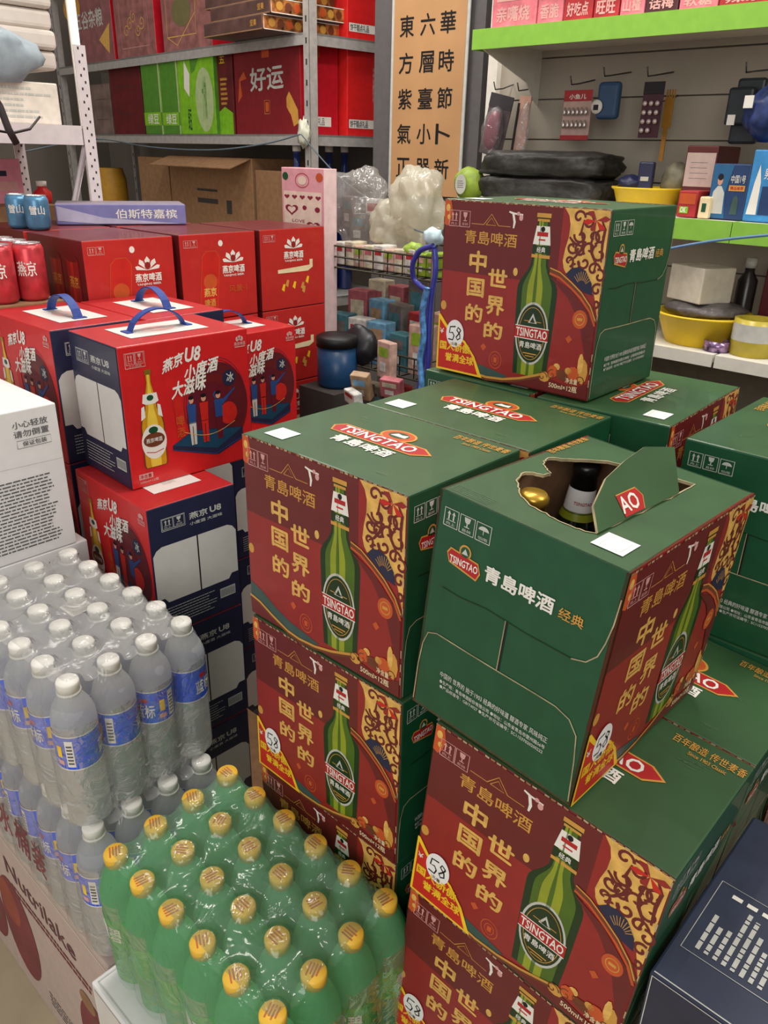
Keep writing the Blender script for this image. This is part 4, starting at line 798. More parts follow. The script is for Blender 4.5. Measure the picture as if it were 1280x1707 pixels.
# cartons of the lower shelf
for (u0, u1, vt, lab, dep) in ((234, 283, 262, 'brown carton at the left behind the yellow drum on the lower rack shelf', .25), (285, 421, 262, 'large open brown carton on the lower rack shelf, with faded print', .3), (426, 478, 285, 'brown carton on the lower rack shelf beside the pink sticker card', .3)):
    r = gbox('brown_carton', lab, 'carton', u0, u1, vt, 1.03, 2.34, dep, kraft, (lambda A, B: (A.rect(.35, .62, .6, .66, dkb, 1), A.rect(.35, .72, .6, .74, dkb, 1), A.rect(.7, .55, .76, .66, dkb, 1))) if u0 == 285 else None, None, 'brown cartons on the rack')
    if u0 == 285:
        W_ = at(420, 302, Y=2.34).x - at(285, 302, Y=2.34).x; zt = at(352, 262, Y=2.34).z - 1.03
        mb = MB(); mb.box(0, 0, 0, W_, .12, .004, kraft, Matrix.Translation((0, 0, zt)) @ Matrix.Rotation(math.radians(-160), 4, 'X')); mb.build('carton_flap', r)
q = at(186, 300, Y=2.4); mb = MB(); r = empty('yellow_drum', (q.x, 2.40, 1.03)); tag(r, 'yellow round tub at the left on the lower rack shelf', 'tub'); mb.lathe([(.075, 0), (.085, .01), (.085, .40), (.07, .45), (.07, .46)], mat('drum_yellow', (190, 140, 40), .5), 24); mb.build('tub_body', r)
bluel = mat('blue_liquid', (34, 50, 110), .15, coat=.5)
for k in range(4):
    r = empty('blue_bottle', (RX1 - .16 + k * .0, 2.36 + k * .085, 1.03 + 0)); tag(r, 'tall dark blue bottle on the lower rack shelf end, ' + ('nearest the corner post', 'second from the post', 'third from the post', 'farthest from the post')[k], 'bottle', 'dark blue bottles'); mb = MB(); mb.lathe([(.03, 0), (.036, .01), (.036, .42), (.03, .47), (.014, .52), (.014, .57)], bluel, 18); mb.build('bottle_body', r)
    mb = MB(); mb.lathe([(.017, .571), (.017, .595)], white, 14); mb.build('cap', r)
for o in set(bpy.data.objects) - RACK_START:
    if o.parent is None: o.matrix_basis = FRAME @ o.matrix_basis
FRAME = Matrix.Identity(4)
# ------------------------------------------------------------------ white rack at the left
lr = empty('white_rack', (0, 0, 0)); tag(lr, 'white perforated steel rack at the left edge with a shelf', 'rack')
PX, PY = -2.11, 1.155
for (x, y, zt) in ((PX, PY, 1.83), (PX, .05, 1.83), (PX - .42, PY, 1.83), (PX - .42, .05, 1.83)):
    mb = MB(); mb.box(x, y - .032, 0, x + .003, y, zt, steelw); mb.box(x - .03, y - .003, 0, x, y, zt, steelw)
    for k in range(30):
        mb.box(x + .0028, y - .022, .95 + k * .03, x + .0036, y - .018, .956 + k * .03, dark); mb.box(x + .0028, y - .012, .965 + k * .03, x + .0036, y - .008, .971 + k * .03, dark)
    mb.build('post', lr)
for z in (.5, 1.05, 1.648):
    mb = MB(); mb.box(PX - .42, .05, z - .006, PX - .001, PY - .003, z, steelw); mb.box(PX - .004, .05, z - .045, PX - .0005, PY - .034, z, steelw); mb.box(PX - .42, PY - .006, z - .045, PX - .03, PY - .0035, z, steelw); mb.build('shelf', lr)
mb = MB(); mb.tube([(PX - .40, PY - .02, 1.05), (PX - .02, PY - .02, 1.60)], .008, steelw, 6); mb.build('brace', lr)
mb = MB(); mb.tube([(PX - .1, PY + .03, 1.25), (PX - .1, PY + .03, 2.2)], .012, white, 8); tag(mb.build('white_pole'), 'thin white pole rising behind the perforated post at top left', 'pole')
r = empty('paper_carton', (PX - .30, .695, 1.6485)); tag(r, 'white carton with faint grey print lying on the white rack shelf', 'carton'); mb = MB(); mb.rbox(0, 0, 0, .25, .40, .095, mat('ivory_carton', (230, 220, 206), .55), .003); A = Art(mb, (.25, 0, 0), (0, 1, 0), (0, 0, 1), .40, .095); A.lines(.05, .1, .95, .9, 6, silver, 1, .4, 12, .3); A.text('VAT 69 CHINA', .5, .72, .9, .88, silver, 2) if False else None; mb.build('carton_body', r)
foam = mat('white_foam', (218, 208, 198), .7, noise=.06, scale=12)
for k in range(6):
    r = empty('wrapped_white_slab', (PX - .41 + .012 * (k % 2), .545, 1.775 + k * .045)); tag(r, 'white wrapped slab in the pile at the top left corner, ' + ('bottom', 'second', 'third', 'fourth', 'fifth', 'top')[k] + ' one', 'package', 'pile of white wrapped slabs'); mb = MB(); mb.rbox(0, 0, 0, .32, .58, .0445, foam, .012, 3); mb.build('slab', r)
mb = MB(); mb.box(PX - .42, .55, 1.6485, PX - .31, 1.10, 1.7745, kraft); tag(mb.build('cardboard_box'), 'brown box under the pile of white wrapped slabs', 'box')
mb = MB(); mb.blob((PX - .04, .93, 1.795), (.04, .13, .055), mat('blue_grey_cloth', (148, 160, 168), .75), .18, 1.4, 2); tag(mb.build('grey_cloth'), 'crumpled blue grey plastic bag lying on the white carton at top left', 'bag')
cabm = mat('black_cable', (44, 34, 36), .5)
mb = MB(); mb.tube([at(-30, 130, X=-1.98), at(0, 178, X=-1.97), at(14, 215, X=-1.96), at(28, 240, X=-1.96)], .008, cabm); mb.tube([at(-20, 215, X=-1.99), at(20, 222, X=-1.98), at(50, 215, X=-2.0), at(66, 195, X=-2.05)], .003, cabm, 6); tag(mb.build('black_cable'), 'thick black cable hanging across the white rack shelf at the left edge', 'cable')
def tubeobj(name, label, cat, pts, r_, m, n=6, sm=6):
    P = [Vector(p) for p in pts]; Q = []
    for i in range(len(P) - 1):
        p0 = P[max(i - 1, 0)]; p1 = P[i]; p2 = P[i + 1]; p3 = P[min(i + 2, len(P) - 1)]
        for k in range(sm):
            t = k / sm; Q.append(.5 * ((2 * p1) + (p2 - p0) * t + (2 * p0 - 5 * p1 + 4 * p2 - p3) * t * t + (3 * p1 - p0 - 3 * p2 + p3) * t ** 3))
    Q.append(P[-1]); mb = MB(); mb.tube(Q, r_, m, n); return tag(mb.build(name), label, cat)
gcord = mat('grey_cord', (90, 104, 116), .5)
tubeobj('grey_string', 'thin grey string sagging along the edge of the middle rack shelf', 'string', [at(30, 255, Y=1.3), at(160, 232, Y=2.2), at(250, 245, Y=2.22), at(350, 250, Y=2.22), at(440, 240, Y=2.22), at(500, 224, Y=2.24)], .003, gcord)
tubeobj('grey_string', 'thin dark string running down from the rack corner toward the plastic bags', 'string', [at(502, 224, Y=2.24), at(560, 290, Y=2.1), at(640, 350, Y=1.9), at(690, 382, Y=1.75), at(728, 391, Y=1.65)], .0025, gcord)
tubeobj('blue_string', 'thin blue cord stretched in front of the lower green shelf at the right', 'string', [at(1080, 422, Y=1.7), at(1150, 408, Y=1.72), at(1210, 399, Y=1.75), at(1290, 391, Y=1.78)], .003, mat('blue_cord', (84, 120, 160), .5))
# ------------------------------------------------------------------ scroll on its grey panel
mb = MB(); mb.box(-2.36, 2.47, 0, -1.85, 3.05, 3.1, mat('pillar_grey', (96, 92, 92), .6, noise=.05)); struct(mb.build('wall_pillar')); bpy.data.objects['wall_pillar'].name = 'trim_1'
sc_ = empty('hanging_scroll', (-2.245, 2.45, 1.46)); tag(sc_, 'tan paper scroll with three columns of black brush characters', 'scroll'); mb = MB(); SW, SH = .33, 1.1
mb.box(0, 0, 0, SW, .004, SH, mat('scroll_paper', (190, 144, 98), .7, noise=.06, scale=5)); A = Art(mb, (0, 0, 0), (1, 0, 0), (0, 0, 1), SW, SH)
cols = (('正氣紫方東', .19), ('器小臺層六', .485), ('新卜節時華', .76))
for s2, u in cols:
    for k, ch in enumerate(s2): A.text(ch, u - .1, .055 + k * .105 - .0, u + .1, .115 + k * .105, black, 1, .012)
mb.build('paper', sc_); mb = MB(); mb.tube([(-.01, .004, SH), (SW + .01, .004, SH)], .012, brown); mb.build('top_rod', sc_); mb = MB(); mb.box(-.012, .001, 0, 0, .006, SH, silver); mb.build('border', sc_); mb = MB(); mb.box(SW, .001, 0, SW + .012, .006, SH, silver); mb.build('border', sc_)
# ------------------------------------------------------------------ shelf unit at the right
slat = mat('slat_panel', (166, 158, 144), .6, noise=.05, scale=5); shelfw = mat('shelf_white', (222, 218, 206), .5, noise=.03); limeS = mat('price_strip_green', (138, 192, 70), .4, noise=.04)
su = empty('display_shelf_unit', (0, 0, 0)); tag(su, 'shop shelf unit at the right with slatted back and lime green price strips', 'shelf')
FX0, FX1 = -1.66, .9
mb = MB()
for k in range(9): mb.box(FX0 + .03, 2.272, 1.22 + k * .108, FX1, 2.285, 1.22 + k * .108 + .104, slat)
mb.box(FX0 + .03, 2.284, 0, FX1, 2.30, 2.4, mat('slat_groove', (120, 112, 100), .8)); mb.build('back_panel', su)
mb = MB(); mb.box(FX0 - .005, 2.25, 0, FX0 + .03, 2.31, 2.6, shelfw); mb.build('upright', su)
SXs = at(1222, 380, Y=1.95).x
def shelf(z, x0, x1, yf, green):
    mb = MB(); mb.box(x0, yf + .006, z - .02, x1, 2.271, z, shelfw); mb.box(x0, yf, z - .03, x1, yf + .006, z, shelfw); sh_ = mb.build('shelf', su)
    if green: mb = MB(); mb.box(x0, yf - .004, z - .046, x1, yf, z + .001, limeS); mb.box(x0 - .004, yf - .004, z - .046, x0, yf + .08, z + .001, limeS); mb.build('price_strip', sh_)
UX0 = at(790, 75, Y=1.95).x
shelf(1.905, UX0, SXs - .003, 1.95, True); shelf(1.905, SXs + .003, FX1, 1.95, True); shelf(1.475, UX0, SXs - .003, 1.95, True); shelf(1.475, SXs + .003, FX1, 1.95, True)
shelf(1.175, UX0, -.70, 1.93, False); shelf(1.175, -.694, FX1, 1.93, False)
for x in (UX0 + .005, ):
    mb = MB(); mb.add([(x, 2.271, 1.885), (x, 1.965, 1.885), (x, 1.975, 1.865), (x, 2.20, 1.80), (x, 2.24, 1.76), (x, 2.271, 1.74), (x + .004, 2.271, 1.885), (x + .004, 1.965, 1.885), (x + .004, 1.975, 1.865), (x + .004, 2.20, 1.80), (x + .004, 2.24, 1.76), (x + .004, 2.271, 1.74)], [(0, 1, 2, 3, 4, 5), (11, 10, 9, 8, 7, 6)] + [(i, i + 6, (i + 1) % 6 + 6, (i + 1) % 6) for i in range(6)], shelfw); mb.build('bracket', su)
mb = MB(); mb.box(UX0, 1.96, 0, FX1, 2.27, .35, dkb); mb.build('base', su)
# snack boxes on the upper green shelf
R = random.Random(4); spk = mat('snack_pink', (222, 120, 130), .45, noise=.15, scale=30); sred = mat('snack_red', (170, 44, 48), .45, noise=.15, scale=30); sdk = mat('snack_dark', (74, 40, 44), .45)
us = [822, 898, 942, 992, 1036, 1078, 1134, 1200, 1290]
for k in range(len(us) - 1):
    m = (spk, spk, sred, sred, spk, sdk, spk, sred)[k]
    gbox('snack_box', ('pink', 'pale pink', 'deep red', 'red patterned', 'rose', 'dark', 'light pink', 'crimson')[k] + ' snack packet standing on the upper green shelf, ' + ('first', 'second', 'third', 'fourth', 'fifth', 'sixth', 'seventh', 'eighth')[k] + ' from the left', 'snack packet', us[k], us[k + 1] - 2, -45, 1.906, 1.975, .12, m, (lambda A, B, k=k: (A.text(('亲嘴烧', '香脆', '好吃点', '旺旺', '山楂', '话梅', '软糖', '辣条')[k], .12, .12, .85, .4, pinkw, 1, .03), A.rect(.1, .5, .9, .54, pinkw, 1))), None, 'snack packets on the upper green shelf')
# hanging goods
hookm = mat('hook_wire', (90, 88, 88), .35, metal=.8); clearp = film('clear_pack', (220, 220, 224), .16, .12, .5, 40, .1)
def hang(name, label, cat, u, v, y, bld, hook_v=None):
    p = at(u, v, Y=y); r = empty(name, p); tag(r, label, cat); bld(r); hv = hook_v or v - 8; q = at(u - 6, hv, Y=y)
    h = MB(); h.tube([(q.x - p.x, 2.273 - y, q.z - p.z + .02), (q.x - p.x, .02, q.z - p.z + .005), (q.x - p.x, -.02, q.z - p.z), (q.x - p.x, -.03, q.z - p.z + .02)], .002, hookm, 6)
    ho = h.build('wire_hook'); ho.location = p; tag(ho, 'thin wire hook that carries the ' + ' '.join(label.split()[:5]), 'hook', 'wire hooks on the slatted panel'); return r
def mbx(r, nm, fn): mb = MB(); fn(mb); return mb.build(nm, r)
def cardpack(w_, h, top, body, t=None):
    def b(r):
        mbx(r, 'backing_card', lambda mb: (mb.rbox(-w_ / 2, 0, -h, w_ / 2, .004, 0, body, .001), mb.rbox(-w_ / 2, -.0015, -h * .22, w_ / 2, 0, 0, top, .0005), Art(mb, (-w_ / 2, -.0016, -h), (1, 0, 0), (0, 0, 1), w_, h).text(t, .2, .82, .8, .92, white, 1, .02) if t else None))
    return b
greyc = mat('grey_card', (96, 84, 86), .5, noise=.2, scale=30); rosep = mat('rose_plastic', (150, 70, 90), .35)
def gl(r): cardpack(.085, .17, mat('charcoal_card', (60, 56, 60), .5), greyc)(r); mbx(r, 'rose_content', lambda mb: mb.blob((0, -.012, -.10), (.026, .012, .055), rosep, .15, 3, 1, 2)); mbx(r, 'clear_pouch', lambda mb: mb.blob((0, -.012, -.10), (.04, .018, .07), clearp, .1, 3, 5, 2))
g1 = hang('hanging_pack', 'grey hanging pack with a rose coloured item at the left end of the slatted panel', 'pack', 838, 158, 2.20, gl); g1.rotation_euler[1] = math.radians(12)
def gl2(r): cardpack(.04, .16, mat('peach_card', (206, 160, 140), .5), mat('peach_card2', (196, 150, 130), .5, noise=.15))(r); mbx(r, 'dark_strip', lambda mb: mb.box(-.022, -.004, -.17, -.016, .002, -.02, black)); mbx(r, 'clear_pouch', lambda mb: mb.blob((.014, -.01, -.09), (.022, .012, .08), clearp, .15, 3, 5, 2))
hang('hanging_pack', 'peach coloured hanging pack in clear plastic, second from the left on the panel', 'pack', 877, 160, 2.19, gl2).rotation_euler[1] = math.radians(6)
crd = mat('red_card', (170, 44, 48), .5); pnk = mat('pale_pink_card', (190, 160, 150), .5)
def bell(r):
    cardpack(.088, .125, crd, pnk, '小鱼儿')(r)
    for j in range(2):
        for i in range(6): mbx(r, 'silver_bell', lambda mb: mb.lathe([(.002, .012), (.0045, .004), (.0065, -.004), (.004, -.008)], mat('silver_metal', (206, 196, 190), .25, metal=.7), 10, (-.034 + i * .0135, -.007, -.055 - j * .032)))
    mbx(r, 'red_band', lambda mb: mb.box(-.044, -.003, -.125, .044, 0, -.113, crd))
hang('bell_card', 'red topped card with two rows of small silver bells hanging on the panel', 'card', 965, 150, 2.17, bell)
bl = mat('hanging_blue', (44, 76, 110), .4)
def bluehang(r): mbx(r, 'folded_body', lambda mb: mb.rbox(-.034, -.012, -.09, .03, .012, 0, bl, .01, 3)); mbx(r, 'round_window', lambda mb: (mb.lathe([(.017, 0), (.017, .003)], white, 20, M=Matrix.Translation((-.028, -.014, -.06)) @ Matrix.Rotation(math.radians(90), 4, 'X')), mb.box(-.036, -.019, -.068, -.022, -.0165, -.055, black)))
hang('blue_hanging_item', 'blue folded item with a round white window hanging on the panel', 'accessory', 1020, 136, 2.15, bluehang)
def clips(r):
    cardpack(.055, .13, black, mat('plum_card', (70, 30, 44), .5))(r); q = mat('silver_metal2', (216, 200, 196), .25, metal=.4)
    for i in range(3):
        for j in range(4 - (i == 2)): mbx(r, 'pearl_button', lambda mb: mb.lathe([(.0065, 0), (.006, .004), (.002, .006)], q, 12, M=Matrix.Translation((-.017 + i * .017, -.003, -.05 - j * .021)) @ Matrix.Rotation(math.radians(90), 4, 'X')))
hang('button_card', 'dark plum card with rows of shiny pearl buttons hanging on the panel', 'card', 1092, 136, 2.15, clips)
def fork(r): gm = mat('gold_fork', (186, 132, 50), .4, metal=.3); mbx(r, 'fork_body', lambda mb: (mb.box(-.01, -.003, -.05, .014, 0, .02, gm), mb.box(-.004, -.003, -.13, .007, 0, -.05, gm), [mb.box(-.009 + k * .007, -.003, .02, -.006 + k * .007, 0, .04, gm) for k in range(4)]))
hang('golden_back_scratcher', 'golden brown scratcher hanging right of the pearl button card', 'scratcher', 1114, 178, 2.2, fork)
dkp = mat('dark_teal_pack', (36, 44, 50), .4, noise=.2, scale=30)
def dp(r): mbx(r, 'pack_body', lambda mb: (mb.rbox(-.03, -.01, -.14, .035, .01, 0, dkp, .006), mb.rbox(-.04, -.03, -.10, .02, -.014, -.02, dkp, .006), mb.box(-.03, -.0335, -.10, -.012, -.0305, -.078, white)))
hang('dark_hanging_pack', 'dark hanging packs with a white tag at the right edge of the panel', 'pack', 1255, 130, 2.12, dp)
# goods on the lower green shelf
ZL = 1.476
blk = mat('black_bag', (48, 46, 44), .5, noise=.2, bump=.6, bscale=30)
x0, x1 = at(790, 310, Y=2.02).x, at(1000, 300, Y=2.02).x
for k in range(2):
    mb = MB(); mb.blob(((x0 + x1) / 2, 2.10, ZL + .042 + k * .063), ((x1 - x0) / 2 * (.99 - .03 * k), .11, .036), blk, .07, 2.2, k + 3, 4, .5); tag(mb.build('black_folded_bag'), ('lower' if k == 0 else 'upper') + ' folded black plastic package on the green shelf behind the highest beer case', 'package', 'folded black packages')
lg_ = mat('lime_ball_pack', (150, 176, 60), .5, noise=.25, scale=20)
p = at(765, 312, Y=1.98); mb = MB(); r = empty('lime_pack', (p.x, 2.03, ZL)); tag(r, 'lime green round pack with pale label left of the black packages', 'pack'); mb.blob((0, 0, .048), (.05, .04, .045), lg_, .08, 2, 3); mb.build('pack_body', r); mb = MB(); mb.ell = None; A = Art(mb, (-.02, -.043, .02), (1, 0, 0), (0, 0, 1), .04, .055); A.ell(.5, .5, .5, .5, silver, 0); A.lines(.2, .3, .8, .7, 4, greyp, 1); mb.build('label', r)
bm_ = mat('basin_yellow', (236, 200, 40), .4, noise=.03)
def basin(x, y, z, r1, r0, h, label):
    r = empty('yellow_basin', (x, y, z)); tag(r, label, 'basin', 'yellow basins'); mb = MB(); mb.lathe([(r0 * .2, .003), (r0, 0), (r1 * .97, h - .008), (r1 * 1.05, h - .004), (r1 * 1.05, h), (r1 * .97, h), (r0 * .95, .006), (r0 * .2, .006)], bm_, 36); mb.build('basin_body', r); return r
p = at(1068, 325, Y=2.05); basin(p.x, 2.09, ZL, .09, .07, .06, 'yellow basin holding blue goods on the lower green shelf')
nb = mat('navy_goods', (40, 46, 84), .4, noise=.2, scale=20)
r = empty('blue_spray_pack', (p.x - .01, 2.08, ZL + .055), .3); tag(r, 'navy patterned packs piled in the upper yellow basin', 'pack'); mbx(r, 'round_part', lambda mb: mb.blob((-.035, 0, .012), (.032, .03, .022), nb, .1, 2, 1)); mbx(r, 'box_part', lambda mb: mb.rbox(-.016, -.02, .0, .022, .01, .065, nb, .004)); mbx(r, 'white_mark', lambda mb: mb.box(-.008, -.0225, .02, .012, -.0205, .03, silver))
mb = MB(); mb.blob((p.x + .055, 2.12, ZL + .075), (.035, .03, .045), mat('olive_grey_pack', (132, 126, 104), .5, noise=.2), .12, 2, 8); tag(mb.build('olive_pouch'), 'olive grey pouch behind the navy packs in the upper yellow basin', 'pouch')
def aphone(A, B): A.rect(.06, .04, .94, .86, mat('pale_screen', (206, 180, 168), .5), 1); A.lines(.15, .35, .85, .7, 4, greyp, 2, .1); A.text('小米', .4, .89, .6, .97, silver, 2)
def ared(A, B): A.rect(.08, .5, .92, .9, orange, 1); A.rect(.15, .15, .6, .4, lime, 2); A.text('OK', .2, .18, .5, .38, white, 3, .03)
gbox('red_carton', 'red box below the pale panelled box on the lower green shelf', 'box', 1126, 1158, 318, ZL, 1.98, .10, crd, ared)
gbox('brown_box', 'maroon box with pale front panel leaning at the back of the lower green shelf', 'box', 1140, 1192, 243, ZL, 2.06, .14, mat('maroon_box', (96, 40, 38), .5), lambda A, B: (A.poly([(.04, .42), (.96, .42), (.96, .9), (.04, .9)], mat('pale_screen2', (200, 176, 166), .5), 1), A.lines(.2, .5, .85, .8, 4, greyp, 2, .1)))
gbox('small_box', 'small pale box standing right of the red box on the green shelf', 'box', 1160, 1178, 328, ZL, 1.975, .05, cream, lambda A, B: A.rect(.3, .3, .7, .7, grn, 1))
nvb = mat('doctor_box_blue', (36, 62, 104), .4, noise=.08)
def adoc(A, B, k=0):
    A.poly([(.02, .02), (.5, .02), (.42, .5), (.55, .98), (.02, .98)], mat('doctor_box_teal', (40, 96, 140), .45), 1); A.ell(.24, .70, .07, .09, skin, 3); A.ell(.24, .76, .075, .06, black, 4); A.poly([(.06, .1), (.1, .5), (.2, .6), (.3, .6), (.4, .48), (.43, .1)], silver, 2)
    A.text('中国1号', .52, .66, .9, .8, silver, 2, .02); A.rect(.5, .52, .92, .62, gold, 2); A.text('精品推荐', .54, .54, .88, .60, logored, 3, .02); A.poly([(.62, .1), (.66, .4), (.74, .45), (.8, .38), (.82, .1)], teal, 2)
gbox('doctor_picture_box', 'blue box with a picture of a person in white coat on the green shelf', 'box', 1184, 1247, 273, ZL, 1.99, .12, nvb, adoc)
skyb = mat('sky_blue_box', (60, 140, 200), .4, noise=.1)
gbox('light_blue_box', 'light blue box with white figure at the right edge of the green shelf', 'box', 1251, 1300, 250, ZL, 1.985, .1, skyb, lambda A, B: (A.poly([(.1, .1), (.2, .55), (.3, .8), (.42, .55), (.45, .1)], white, 1), A.text('男士', .5, .6, .9, .75, white, 2), A.rect(.5, .1, .95, .5, nvb, 1)))
p = at(1262, 225, Y=1.98)
r = empty('blue_pouch', (p.x, 2.02, 1.70)); tag(r, 'dark blue crinkled pouch leaning above the light blue box at the right edge', 'pouch'); mbx(r, 'pouch_body', lambda mb: mb.blob((0, 0, 0), (.05, .03, .05), mat('blue_pouch', (50, 66, 118), .35, noise=.3, scale=30), .2, 2, 3)); mbx(r, 'white_tag', lambda mb: mb.box(-.045, -.034, .01, -.025, -.031, .035, white))
# white shelf
ZW = 1.176
p = at(1152, 560, Y=2.0); basin(p.x, 2.055, ZW, .115, .085, .075, 'yellow basin on the white lower shelf with a white box on it')
mb = MB(); mb.blob((p.x, 2.055, ZW + .085), (.10, .09, .022), mat('grey_wrap', (104, 98, 98), .4, noise=.2, bump=.4), .12, 2, 2); tag(mb.build('grey_plastic_wrap'), 'crumpled grey wrap lying in the lower yellow basin', 'wrap')
r = empty('white_box', (p.x - .02, 2.05, ZW + .102), -.45); tag(r, 'plain white box sitting on the grey wrap in the lower yellow basin', 'box'); mbx(r, 'box_body', lambda mb: mb.rbox(-.06, -.05, 0, .06, .05, .085, mat('cream_box', (222, 214, 196), .55), .003)); mbx(r, 'lid_seam', lambda mb: mb.box(-.002, -.05, .0851, .002, .05, .0858, silver))
p = at(1187, 580, Y=1.955); r = empty('tape_roll', (p.x, 1.985, ZW)); tag(r, 'small iridescent tape roll on the white shelf edge', 'tape roll'); irid = mat('iridescent', (150, 120, 160), .2, metal=.5, noise=.6, scale=60)
mbx(r, 'tape', lambda mb: mb.lathe([(.022, 0), (.032, 0), (.032, .024), (.022, .024), (.022, 0)], irid, 28, cap=False))
p = at(1252, 565, Y=1.99); r = empty('yellow_tape_roll', (p.x, 2.01, ZW)); tag(r, 'large yellow tape roll with white wrapper at the right edge of the white shelf', 'tape roll'); mbx(r, 'tape', lambda mb: mb.lathe([(.038, 0), (.052, 0), (.052, .085), (.038, .085), (.038, 0)], mat('yellow_tape', (196, 176, 60), .3), 32, cap=False)); mbx(r, 'white_wrapper', lambda mb: mb.lathe([(.0526, .035), (.0526, .075)], silver, 32, cap=False))
p = at(1232, 470, Y=2.1); r = empty('dark_bottle', (p.x, 2.16, ZW)); tag(r, 'slim dark bottle standing behind the yellow tape roll', 'bottle'); mbx(r, 'bottle_body', lambda mb: mb.lathe([(.022, 0), (.024, .01), (.024, .15), (.012, .17), (.012, .18)], mat('dark_glass', (40, 34, 34), .25), 18)); mbx(r, 'cap', lambda mb: mb.lathe([(.014, .181), (.014, .205)], silver, 16))
p = at(1268, 500, Y=2.1); r = empty('maroon_box', (p.x - .02, 2.16, ZW)); tag(r, 'dark maroon box with white vertical characters at the right edge', 'box')
def mar(mb): mb.rbox(0, 0, 0, .07, .05, .19, mat('maroon_box2', (96, 26, 36), .45), .003); A = Art(mb, (0, 0, 0), (1, 0, 0), (0, 0, 1), .07, .19); [A.text(c, .35, .72 - k * .16, .6, .82 - k * .16, silver, 1) for k, c in enumerate('西凤酒')]
mbx(r, 'box_body', mar)
# ------------------------------------------------------------------ pink sticker card
pst = mat('sticker_pink', (226, 160, 170), .5); pcr = mat('sticker_cream', (232, 206, 190), .5); hrt = mat('heart_maroon', (140, 34, 60), .5)
p = at(470, 330, Y=1.62); p2 = at(540, 330, Y=1.62); zt = at(505, 280, Y=1.62).z; mv = lambda v: 1 - (1 - v) * .62
r = empty('sticker_card', (p.x, 1.62, 1.03)); tag(r, 'tall pink sticker card with rows of hearts standing behind the red cartons', 'sticker card'); W_ = p2.x - p.x; H_ = zt - 1.03
def stk(mb):
    mb.rbox(0, 0, 0, W_, .05, H_, {'-x': pst, '+x': mat('sticker_edge', (230, 200, 200), .5), '-y': pst, '+y': pst, '+z': pst, '-z': pst}, .002); A = Art(mb, (0, 0, 0), (1, 0, 0), (0, 0, 1), W_, H_); A.rect(.05, .02, .95, mv(.81), pcr, 1)
    def heart(u, v, s, m, l): A.poly([(u + s * (16 * math.sin(t) ** 3) / 16, mv(v) + s * .2 * (13 * math.cos(t) - 5 * math.cos(2 * t) - 2 * math.cos(3 * t) - math.cos(4 * t)) / 16) for t in [6.283 * (18 - i) / 18 for i in range(18)]], m, l)
    for k in range(5): heart(.13 + k * .185, .765, .065, hrt, 2)
    for (u, v, s) in ((.24, .66, .16), (.75, .53, .16), (.3, .3, .2), (.72, .15, .15)): heart(u, v, s, hrt, 2); heart(u, v, s * .62, pcr, 3)
    A.text('LOVE', .25, mv(.555), .55, mv(.58), hrt, 2); A.ell(.55, mv(.68), .05, .012, hrt, 2); A.ell(.85, mv(.67), .06, .014, hrt, 2); A.ring(.5, mv(.9), .16, .035, .002, crd, 2); A.ell(.1, mv(.93), .07, .02, grn, 2); A.ell(.9, mv(.93), .08, .022, orange, 2); A.ell(.5, mv(.9), .1, .022, pcr, 2)
mbx(r, 'card', stk)
mb = MB(); mb.box(p.x - .03, 1.56, 0, p2.x + .03, 1.72, 1.0295, kraft); tag(mb.build('cardboard_box'), 'tall brown box that carries the pink sticker card', 'box')
# ------------------------------------------------------------------ wire basket stand in the middle
bw = mat('basket_wire', (72, 66, 54), .4, metal=.5); st = empty('wire_basket_stand', (0, 0, 0)); tag(st, 'wire basket stand between the steel rack and the right shelf, filled with small packets', 'stand')
BX0, BX1, BY0, BY1 = -1.80, -1.36, 1.66, 1.93
def basket(z, h):
    mb = MB()
    for zz in (z, z + h * .5, z + h): mb.tube([(BX0, BY0, zz), (BX1, BY0, zz), (BX1, BY1, zz), (BX0, BY1, zz), (BX0, BY0, zz)], .003, bw, 6)
    for k in range(9): x = BX0 + (BX1 - BX0) * k / 8; mb.tube([(x, BY0, z + h), (x, BY0, z), (x, BY1, z), (x, BY1, z + h)], .002, bw, 5)
    for k in range(1, 5): y = BY0 + (BY1 - BY0) * k / 5; mb.tube([(BX1, y, z + h), (BX1, y, z), (BX0, y, z), (BX0, y, z + h)], .002, bw, 5)
    mb.build('basket', st)
for z in (.75, 1.02, 1.295): basket(z, .06)
for (x, y) in ((BX0, BY0), (BX1, BY0), (BX0, BY1), (BX1, BY1)): mb = MB(); mb.tube([(x, y, 0), (x, y, 1.40)], .008, bw, 8); mb.build('post', st)
R = random.Random(11); pal = [mat('pk_' + n, c, .45, noise=.2, scale=40) for n, c in (('cream', (206, 196, 170)), ('white', (214, 210, 204)), ('blush', (196, 160, 146)), ('teal', (70, 120, 130)), ('sky', (110, 160, 190)), ('rose', (176, 96, 104)), ('red', (170, 50, 50)), ('lime', (140, 170, 50)), ('grey', (110, 104, 100)), ('tan', (170, 140, 108)))]
cn = ['cream', 'white', 'blush', 'teal', 'sky blue', 'rose', 'red', 'lime green', 'grey', 'tan']
def packet(x, y, z, w_, d, h, ci, rz, label, group, tilt=0):
    r = empty('small_packet', (x, y, z), rz); r.rotation_euler[0] = tilt; tag(r, label, 'packet', group); mb = MB(); mb.rbox(-w_ / 2, -d / 2, 0, w_ / 2, d / 2, h, pal[ci], .003); A = Art(mb, (-w_ / 2, -d / 2, 0), (1, 0, 0), (0, 0, 1), w_, h)
    A.rect(.15, .6, .85, .85, pal[(ci + 5) % 10], 1); A.rect(.25, .2, .7, .45, pal[1], 1); mb.build('packet_body', r)
N11 = ['first', 'second', 'third', 'fourth', 'fifth', 'sixth', 'seventh', 'eighth', 'ninth', 'tenth', 'eleventh']
